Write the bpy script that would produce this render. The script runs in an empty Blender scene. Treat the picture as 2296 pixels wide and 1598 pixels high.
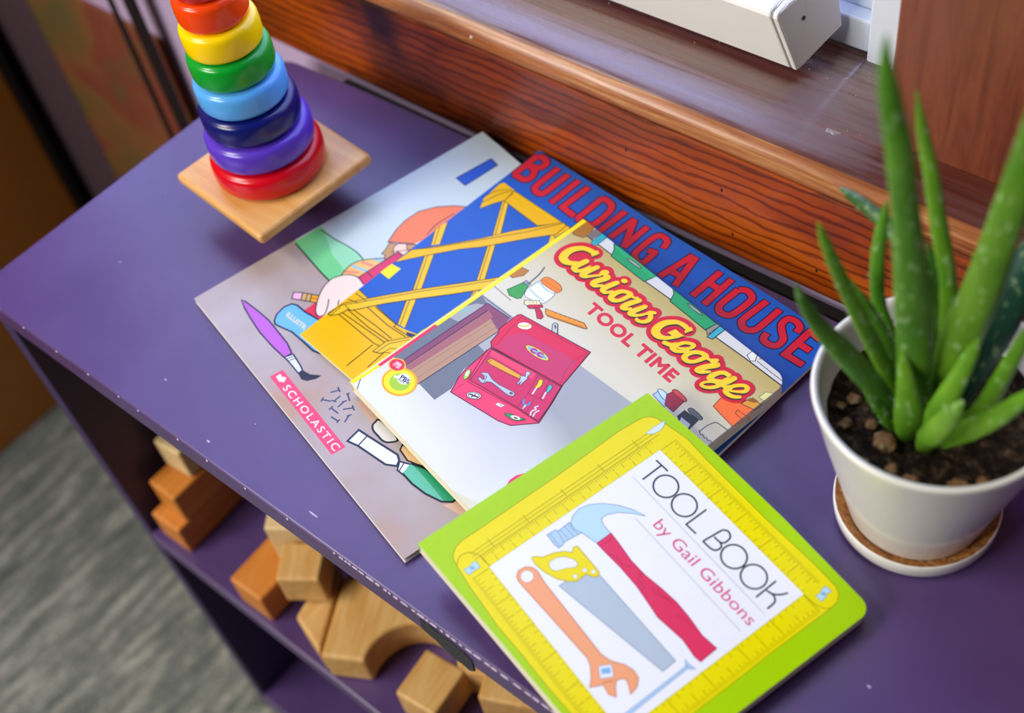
import bpy, bmesh, math, random
from mathutils import Vector, Matrix
C = bpy.context.scene.collection
SC = bpy.context.scene
PI = math.pi

# ---------------------------------------------------------------- camera, sky, lights, exposure
CAM_LOC = (0.72018, -0.16029, 0.59960)
CAM_RIGHT = (0.762121, 0.632688, -0.137395)
CAM_UP = (-0.432137, 0.655124, 0.619734)
CAM_FWD = (-0.482109, 0.412939, -0.772691)
CAM_F = 45.5571
cam_d = bpy.data.cameras.new('camera')
cam_d.sensor_fit = 'HORIZONTAL'; cam_d.sensor_width = 36.0; cam_d.lens = CAM_F
cam_d.clip_start = 0.02; cam_d.clip_end = 50
cam_d.dof.use_dof = True; cam_d.dof.focus_distance = 0.735; cam_d.dof.aperture_fstop = 4.4
cam = bpy.data.objects.new('camera', cam_d); C.objects.link(cam)
r_, u_, f_ = Vector(CAM_RIGHT), Vector(CAM_UP), Vector(CAM_FWD)
cam.matrix_world = Matrix(((r_.x, u_.x, -f_.x, CAM_LOC[0]), (r_.y, u_.y, -f_.y, CAM_LOC[1]), (r_.z, u_.z, -f_.z, CAM_LOC[2]), (0, 0, 0, 1)))
SC.camera = cam
SC.view_settings.view_transform = 'Standard'; SC.view_settings.look = 'None'
SC.view_settings.gamma = 1; SC.view_settings.use_curve_mapping = False
SC.view_settings.exposure = -0.50
w = bpy.data.worlds.new('daylight'); SC.world = w; w.use_nodes = True
bg = w.node_tree.nodes['Background']; bg.inputs[0].default_value = (1.0, 0.97, 0.93, 1); bg.inputs[1].default_value = 0.09
def area(name, loc, target, sx, sy, power, color, spec=1.0):
    d = bpy.data.lights.new(name, 'AREA'); d.specular_factor = spec; d.shape = 'RECTANGLE'; d.size = sx; d.size_y = sy; d.energy = power; d.color = color
    o = bpy.data.objects.new(name, d); C.objects.link(o); o.location = loc
    o.rotation_euler = (Vector(target) - Vector(loc)).to_track_quat('-Z', 'Y').to_euler(); return o
area('room_light', (-0.78, -0.88, 1.8), (0.3, 0.15, 0), 0.55, 0.45, 33, (1.0, 0.95, 0.86), .6)
area('room_light', (-0.35, -1.65, 1.1), (0.3, 0.15, 0), 1.1, 0.5, 60, (1.0, 0.96, 0.88), .35)  # low front light, added as fill for upright faces
area('window_daylight', (-0.42, 0.56, 1.07), (-0.42, 0.0, 1.07), 1.75, 1.9, 225, (0.47, 0.56, 1.0))

# ---------------------------------------------------------------- materials
def lin(c):
    if isinstance(c, str):
        c = [int(c[i:i + 2], 16) / 255 for i in (1, 3, 5)]
        return tuple(x / 12.92 if x <= .04045 else ((x + .055) / 1.055) ** 2.4 for x in c) + (1,)
    return tuple(c) + (1,)
MATS = {}
def mat(key, col=None, rough=.5, spec=.5, coat=0, coat_rough=.1, bump=None):
    if key in MATS: return MATS[key]
    m = bpy.data.materials.new(key); m.use_nodes = True; b = m.node_tree.nodes['Principled BSDF']
    b.inputs['Base Color'].default_value = lin(col or key); b.inputs['Roughness'].default_value = rough
    b.inputs['Specular IOR Level'].default_value = spec
    b.inputs['Coat Weight'].default_value = coat; b.inputs['Coat IOR'].default_value = 1.5; b.inputs['Coat Roughness'].default_value = coat_rough
    MATS[key] = m
    if bump:
        nt = m.node_tree; n = nt.nodes.new('ShaderNodeTexNoise'); n.inputs['Scale'].default_value = bump[0]; n.inputs['Detail'].default_value = 5
        co = nt.nodes.new('ShaderNodeTexCoord'); nt.links.new(co.outputs['Object'], n.inputs['Vector'])
        bp = nt.nodes.new('ShaderNodeBump'); bp.inputs['Strength'].default_value = bump[1]; bp.inputs['Distance'].default_value = bump[2]
        nt.links.new(n.outputs['Fac'], bp.inputs['Height']); nt.links.new(bp.outputs['Normal'], b.inputs['Normal'])
    return m
def nodes(m): return m.node_tree.nodes, m.node_tree.links, m.node_tree.nodes['Principled BSDF']
def mapped(m, scale, rot=(0, 0, 0), loc=(0, 0, 0), src='Object'):
    N, K, b = nodes(m); co = N.new('ShaderNodeTexCoord'); mp = N.new('ShaderNodeMapping')
    mp.inputs['Scale'].default_value = scale; mp.inputs['Rotation'].default_value = rot; mp.inputs['Location'].default_value = loc
    K.new(co.outputs[src], mp.inputs['Vector']); return mp.outputs[0]
def noise(m, vec, scale=1, detail=6, rough=.6, dist=0):
    N, K, b = nodes(m); n = N.new('ShaderNodeTexNoise'); n.inputs['Scale'].default_value = scale; n.inputs['Detail'].default_value = detail
    n.inputs['Roughness'].default_value = rough; n.inputs['Distortion'].default_value = dist; K.new(vec, n.inputs['Vector']); return n.outputs['Fac']
def ramp(m, fac, stops):
    N, K, b = nodes(m); r = N.new('ShaderNodeValToRGB'); e = r.color_ramp.elements
    while len(e) < len(stops): e.new(.5)
    for i, (p, c) in enumerate(stops): e[i].position = p; e[i].color = lin(c)
    K.new(fac, r.inputs[0]); return r.outputs[0]
def mix(m, fac, a, b_, mode='MIX'):
    N, K, b = nodes(m); x = N.new('ShaderNodeMix'); x.data_type = 'RGBA'; x.blend_type = mode
    for i, v in ((0, fac), (6, a), (7, b_)):
        if hasattr(v, 'is_linked'): K.new(v, x.inputs[i])
        else: x.inputs[i].default_value = v if i == 0 else lin(v)
    return x.outputs[2]
def bump(m, h, strength=.3, dist=.001):
    N, K, b = nodes(m); bp = N.new('ShaderNodeBump'); bp.inputs['Strength'].default_value = strength; bp.inputs['Distance'].default_value = dist
    K.new(h, bp.inputs['Height']); K.new(bp.outputs[0], b.inputs['Normal'])
def wood(key, stops, axis=0, stretch=14, scale=60, dist=1.2, rough=.4, coat=.3, spots=None, crough=.2, bmp=.25, bd=.0006):
    m = mat(key, '#808080', rough, .5, coat, crough)
    s = [scale] * 3; s[axis] = scale / stretch
    v = mapped(m, s); n1 = noise(m, v, 1, 6, .65, dist)
    v2 = mapped(m, [k * 6 if i != axis else k for i, k in enumerate(s)]); n2 = noise(m, v2, 1, 3, .5, .3)
    N, K, b = nodes(m); mx = N.new('ShaderNodeMath'); mx.operation = 'MULTIPLY_ADD'; mx.inputs[1].default_value = .22
    K.new(n2, mx.inputs[0]); K.new(n1, mx.inputs[2])
    c = ramp(m, mx.outputs[0], stops)
    if spots:
        v3 = mapped(m, spots[0]); n3 = noise(m, v3, 1, 3, .5, .4); f = ramp(m, n3, [(spots[1], '#000000'), (spots[2], '#ffffff')])
        N2 = N.new('ShaderNodeSeparateColor'); K.new(f, N2.inputs[0]); c = mix(m, N2.outputs[0], c, spots[3])
    K.new(c, b.inputs['Base Color']); bump(m, mx.outputs[0], bmp, bd); return m
def paint(key, c1, c2, rough, scale=9):
    m = mat(key, c1, rough); v = mapped(m, (1, 1, 1)); n = noise(m, v, scale, 6, .6)
    c = ramp(m, n, [(.35, c1), (.7, c2)]); N, K, b = nodes(m); K.new(c, b.inputs['Base Color'])
    n2 = noise(m, v, 260, 3, .6); n3 = noise(m, v, 18, 5, .7)
    rr = N.new('ShaderNodeMapRange'); rr.inputs['To Min'].default_value = rough - .03; rr.inputs['To Max'].default_value = rough + .05
    K.new(n3, rr.inputs['Value']); K.new(rr.outputs[0], b.inputs['Roughness']); bump(m, n2, .12, .0003); return m

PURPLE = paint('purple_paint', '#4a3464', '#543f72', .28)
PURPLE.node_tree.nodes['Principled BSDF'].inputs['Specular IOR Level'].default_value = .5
PURPLE_SHADED = paint('purple_paint_shaded', '#342650', '#3e305a', .5)  # same purple paint, darkened to hold the shade inside the shelf
LILAC = paint('lilac_wall_paint', '#b8a0c4', '#c0aacb', .6, 4)
NOSE = wood('worn_nosing', [(.3, '#5a2c14'), (.48, '#8e4c22'), (.64, '#a8683a'), (.8, '#c0905c')], 0, 16, 160, 1.0, .36, .25, None, .25, .5, .0006)
APRON = mat('varnished_pine', '#9a450c', .4, .4, .3, .2)
v = mapped(APRON, (5, 1, 26)); n = noise(APRON, v, 1, 3, .55, .8)
N, K, b = nodes(APRON); vx = mapped(APRON, (.34, 1, 1), (0, .05, 0)); wv = N.new('ShaderNodeTexWave'); wv.wave_type = 'BANDS'; wv.bands_direction = 'Z'
wv.inputs['Scale'].default_value = 40; wv.inputs['Distortion'].default_value = 7; wv.inputs['Detail'].default_value = 5; wv.inputs['Detail Scale'].default_value = 1.1; wv.inputs['Detail Roughness'].default_value = .55
K.new(vx, wv.inputs['Vector'])
base = ramp(APRON, n, [(.3, '#682802'), (.5, '#9c4204'), (.66, '#b2540e'), (.8, '#a64e28')])
lines = ramp(APRON, wv.outputs['Fac'], [(.0, '#5c2a14'), (.12, '#8a4c28'), (.36, '#ffffff'), (1, '#ffffff')])
c1 = mix(APRON, .62, base, lines, 'MULTIPLY')
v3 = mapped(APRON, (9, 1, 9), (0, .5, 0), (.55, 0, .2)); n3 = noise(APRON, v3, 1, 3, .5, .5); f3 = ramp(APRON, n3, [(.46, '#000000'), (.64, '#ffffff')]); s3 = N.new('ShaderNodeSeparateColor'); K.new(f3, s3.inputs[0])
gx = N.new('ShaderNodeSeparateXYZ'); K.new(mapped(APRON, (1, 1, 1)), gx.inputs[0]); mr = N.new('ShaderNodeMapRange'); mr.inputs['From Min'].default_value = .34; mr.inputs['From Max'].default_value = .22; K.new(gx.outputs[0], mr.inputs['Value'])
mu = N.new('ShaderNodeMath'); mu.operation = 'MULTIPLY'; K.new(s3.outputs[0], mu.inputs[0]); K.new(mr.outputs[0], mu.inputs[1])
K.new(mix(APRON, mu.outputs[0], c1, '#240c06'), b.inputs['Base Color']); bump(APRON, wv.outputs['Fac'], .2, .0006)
SILL = wood('sill_varnish', [(.3, '#2c0f08'), (.5, '#541e10'), (.7, '#642a1a'), (.9, '#743a2a')], 0, 22, 110, .8, .4, 1.0, None, .30, .5, .0006)
SILL.node_tree.nodes['Principled BSDF'].inputs['Coat IOR'].default_value = 2.6
v = mapped(SILL, (9, 260, 60)); n = noise(SILL, v, 1, 4, .6, .2); N, K, b = nodes(SILL)
for sock, lo, hi in (('Coat Roughness', .16, .5), ('Coat Weight', .5, 1.0)):
    mr = N.new('ShaderNodeMapRange'); mr.inputs['From Min'].default_value = .35; mr.inputs['From Max'].default_value = .65
    mr.inputs['To Min'].default_value = lo; mr.inputs['To Max'].default_value = hi; K.new(n, mr.inputs['Value']); K.new(mr.outputs[0], b.inputs[sock])
CASING = wood('casing_varnish', [(.3, '#3a1206'), (.5, '#66280c'), (.7, '#7a3a1c'), (.88, '#561e08')], 2, 9, 90, .8, .4, .4)
MAPLE = wood('maple', [(.3, '#b98444'), (.55, '#d3a268'), (.8, '#e0b982')], 0, 12, 60, .6, .5, .1)
PLATE = wood('plate_beech', [(.3, '#bf8038'), (.55, '#d0984f'), (.8, '#dcac68')], 0, 14, 90, .5, .45, .15)
BLK_A = wood('block_maple', [(.3, '#b7803a'), (.55, '#cc9a54'), (.8, '#dcb478')], 1, 10, 70, .7, .5, .1)
BLK_B = wood('block_orange', [(.3, '#b56a1c'), (.6, '#c87a28'), (.85, '#d58c3c')], 1, 10, 70, .7, .5, .1)
BLK_C = wood('block_pale', [(.3, '#d0ab70'), (.6, '#dfc08a'), (.85, '#e8cfa0')], 1, 10, 70, .7, .5, .1)
WHITE_PL = mat('white_plastic', '#e6e6e4', .4)
VINYL = mat('white_vinyl', '#d4dcea', .3)
CERAM = mat('white_ceramic', '#e6e5de', .22, .5, .3, .1)
CABWOOD = paint('dark_cabinet_brown', '#9a5c14', '#a86818', .5, 5)
BLACK = mat('black_metal', '#141218', .45)
CREAM = mat('cream_pages', '#e2dcc6', .7)
WHITEP = mat('white_pages', '#dcdcda', .7)

# carpet: grey green loops in soft streaks
CARPET = mat('grey_carpet', '#787c72', .95, .1)
v = mapped(CARPET, (70, 14, 10), (0, 0, .35)); n = noise(CARPET, v, 1, 4, .6, .3)
v2 = mapped(CARPET, (260, 260, 260)); n2 = noise(CARPET, v2, 1, 2, .5)
cc = ramp(CARPET, n, [(.32, '#6a706a'), (.5, '#8d9184'), (.66, '#bcbcaa')]); N, K, b = nodes(CARPET)
cc2 = ramp(CARPET, n2, [(.3, '#b8b8b8'), (.7, '#ffffff')]); K.new(mix(CARPET, 1.0, cc, cc2, 'MULTIPLY'), b.inputs['Base Color']); bump(CARPET, n2, .6, .002)
# child's painted board
BOARD = mat('finger_painted_board', '#6a4424', .7)
v = mapped(BOARD, (5, 5, 7)); n = noise(BOARD, v, 1, 3, .5, 1.0)
N, K, b = nodes(BOARD); K.new(ramp(BOARD, n, [(.28, '#40502c'), (.40, '#6a4e22'), (.5, '#7a4c26'), (.58, '#783424'), (.68, '#604824'), (.76, '#505864')]), b.inputs['Base Color'])
# glass
GLASS = bpy.data.materials.new('window_glass'); GLASS.use_nodes = True
N = GLASS.node_tree.nodes; K = GLASS.node_tree.links; N.clear()
o_ = N.new('ShaderNodeOutputMaterial'); tr = N.new('ShaderNodeBsdfTransparent'); gl = N.new('ShaderNodeBsdfGlossy'); gl.inputs['Roughness'].default_value = .02
fr = N.new('ShaderNodeFresnel'); ms = N.new('ShaderNodeMixShader'); K.new(fr.outputs[0], ms.inputs[0]); K.new(tr.outputs[0], ms.inputs[1]); K.new(gl.outputs[0], ms.inputs[2]); K.new(ms.outputs[0], o_.inputs[0])
# blind cloth lets daylight through
SHADE = bpy.data.materials.new('blind_cloth'); SHADE.use_nodes = True
N = SHADE.node_tree.nodes; K = SHADE.node_tree.links; N.clear()
o_ = N.new('ShaderNodeOutputMaterial'); df = N.new('ShaderNodeBsdfDiffuse'); tl = N.new('ShaderNodeBsdfTranslucent'); ms = N.new('ShaderNodeMixShader')
df.inputs[0].default_value = lin('#e8eaec'); tl.inputs[0].default_value = lin('#eef2f6'); ms.inputs[0].default_value = .8
K.new(df.outputs[0], ms.inputs[1]); K.new(tl.outputs[0], ms.inputs[2]); K.new(ms.outputs[0], o_.inputs[0])
# aloe skin
def aloe_mat(key, c1, c2):
    m = mat(key, c1, .38, .5); v = mapped(m, (1, 1, 1)); n = noise(m, v, 26, 3, .5); c = ramp(m, n, [(.35, c1), (.68, c2)])
    v2 = mapped(m, (300, 300, 150)); n2 = noise(m, v2, 1, 2, .5); f = ramp(m, n2, [(.60, '#000000'), (.70, '#ffffff')])
    N, K, b = nodes(m); sp = N.new('ShaderNodeSeparateColor'); K.new(f, sp.inputs[0]); mu = N.new('ShaderNodeMath'); mu.operation = 'MULTIPLY'; mu.inputs[1].default_value = .55
    K.new(sp.outputs[0], mu.inputs[0]); K.new(mix(m, mu.outputs[0], c, '#a8c890'), b.inputs['Base Color'])
    b.inputs['Subsurface Weight'].default_value = .12; b.inputs['Subsurface Radius'].default_value = (.004, .008, .002); b.inputs['Subsurface Scale'].default_value = .5
    return m
ALOE = [aloe_mat('aloe_green', '#3a7012', '#568e20'), aloe_mat('aloe_lime', '#4c8012', '#72a428'), aloe_mat('aloe_dark', '#244f14', '#3e6e20'), aloe_mat('aloe_bluish', '#1d4a3c', '#2c6450')]
SOIL = mat('potting_soil', '#1c140e', .95, .2); v = mapped(SOIL, (1, 1, 1)); n = noise(SOIL, v, 220, 6, .7)
N, K, b = nodes(SOIL); K.new(ramp(SOIL, n, [(.35, '#140e0a'), (.52, '#32261c'), (.68, '#7a6248')]), b.inputs['Base Color']); bump(SOIL, n, 1.0, .004)
RUST = mat('mineral_crust', '#a8682c', .9); v = mapped(RUST, (1, 1, 1)); n = noise(RUST, v, 300, 4, .7)
N, K, b = nodes(RUST); K.new(ramp(RUST, n, [(.3, '#8a4c18'), (.55, '#b67a3a'), (.75, '#d0a878')]), b.inputs['Base Color']); bump(RUST, n, .8, .002)
STONE = mat('pebble_tan', '#a08058', .85); v = mapped(STONE, (1, 1, 1)); n = noise(STONE, v, 150, 5, .7)
N, K, b = nodes(STONE); K.new(ramp(STONE, n, [(.3, '#6e3a1c'), (.5, '#8e6a40'), (.75, '#b8a07a')]), b.inputs['Base Color']); bump(STONE, n, .8, .002)

# ---------------------------------------------------------------- mesh helpers
def obj(name, bm, m, parent=None, loc=None, smooth=False, bevel=None):
    me = bpy.data.meshes.new(name)
    bmesh.ops.recalc_face_normals(bm, faces=bm.faces) if bm.faces and not getattr(obj, 'keep', False) else None
    bm.to_mesh(me); bm.free()
    for k in (m if isinstance(m, (list, tuple)) else [m]): me.materials.append(k)
    o = bpy.data.objects.new(name, me); C.objects.link(o)
    if parent: o.parent = parent
    if loc: o.location = loc
    if smooth:
        for p in me.polygons: p.use_smooth = True
    if bevel:
        b = o.modifiers.new('bevel', 'BEVEL'); b.width = bevel[0]; b.segments = bevel[1]; b.limit_method = 'ANGLE'; b.angle_limit = math.radians(40); b.harden_normals = False
    return o
def tag(o, label=None, cat=None, group=None, kind=None):
    if label: o['label'] = label
    if cat: o['category'] = cat
    if group: o['group'] = group
    if kind: o['kind'] = kind
    return o
def empty(name, loc, rz=0, **k):
    o = bpy.data.objects.new(name, None); C.objects.link(o); o.location = loc; o.rotation_euler = (0, 0, rz); o.empty_display_size = .02
    return tag(o, **k)
def box(bm, x0, x1, y0, y1, z0, z1, M=None, mi=0):
    vs = [bm.verts.new((x, y, z)) for x in (x0, x1) for y in (y0, y1) for z in (z0, z1)]
    if M:
        for q in vs: q.co = M @ q.co
    for f in ((0, 1, 3, 2), (4, 6, 7, 5), (0, 4, 5, 1), (2, 3, 7, 6), (0, 2, 6, 4), (1, 5, 7, 3)):
        bm.faces.new([vs[i] for i in f]).material_index = mi
def prism(bm, pts, z0, z1, M=None, mi=0):
    a = [bm.verts.new((p[0], p[1], z0)) for p in pts]; b = [bm.verts.new((p[0], p[1], z1)) for p in pts]
    n = len(pts); fs = [bm.faces.new(a[::-1]), bm.faces.new(b)] + [bm.faces.new((a[i], a[(i + 1) % n], b[(i + 1) % n], b[i])) for i in range(n)]
    for f in fs: f.material_index = mi
    if M:
        for q in a + b: q.co = M @ q.co
def lathe(bm, prof, cx=0, cy=0, n=72, mi=None):
    rings = []
    for r, z in prof:
        rings.append([bm.verts.new((cx + r * math.cos(2 * PI * i / n), cy + r * math.sin(2 * PI * i / n), z)) for i in range(n)] if r > 1e-6 else [bm.verts.new((cx, cy, z))])
    for k in range(len(rings) - 1):
        a, b = rings[k], rings[k + 1]
        for i in range(n):
            j = (i + 1) % n
            if len(a) == 1 and len(b) == 1: continue
            f = bm.faces.new((a[0], b[j], b[i])) if len(a) == 1 else bm.faces.new((a[i], a[j], b[0])) if len(b) == 1 else bm.faces.new((a[i], a[j], b[j], b[i]))
            if mi: f.material_index = mi[k]
def catmull(p, closed, n=6):
    m = len(p); out = []
    for i in range(m if closed else m - 1):
        g = (lambda j: p[j % m]) if closed else (lambda j: p[min(max(j, 0), m - 1)])
        a, b, c, d = g(i - 1), g(i), g(i + 1), g(i + 2)
        for k in range(n):
            t = k / n
            out.append(tuple(.5 * (2 * b[q] + (c[q] - a[q]) * t + (2 * a[q] - 5 * b[q] + 4 * c[q] - d[q]) * t * t + (3 * b[q] - a[q] - 3 * c[q] + d[q]) * t ** 3) for q in range(len(b))))
    if not closed: out.append(tuple(p[-1]))
    return out

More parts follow.
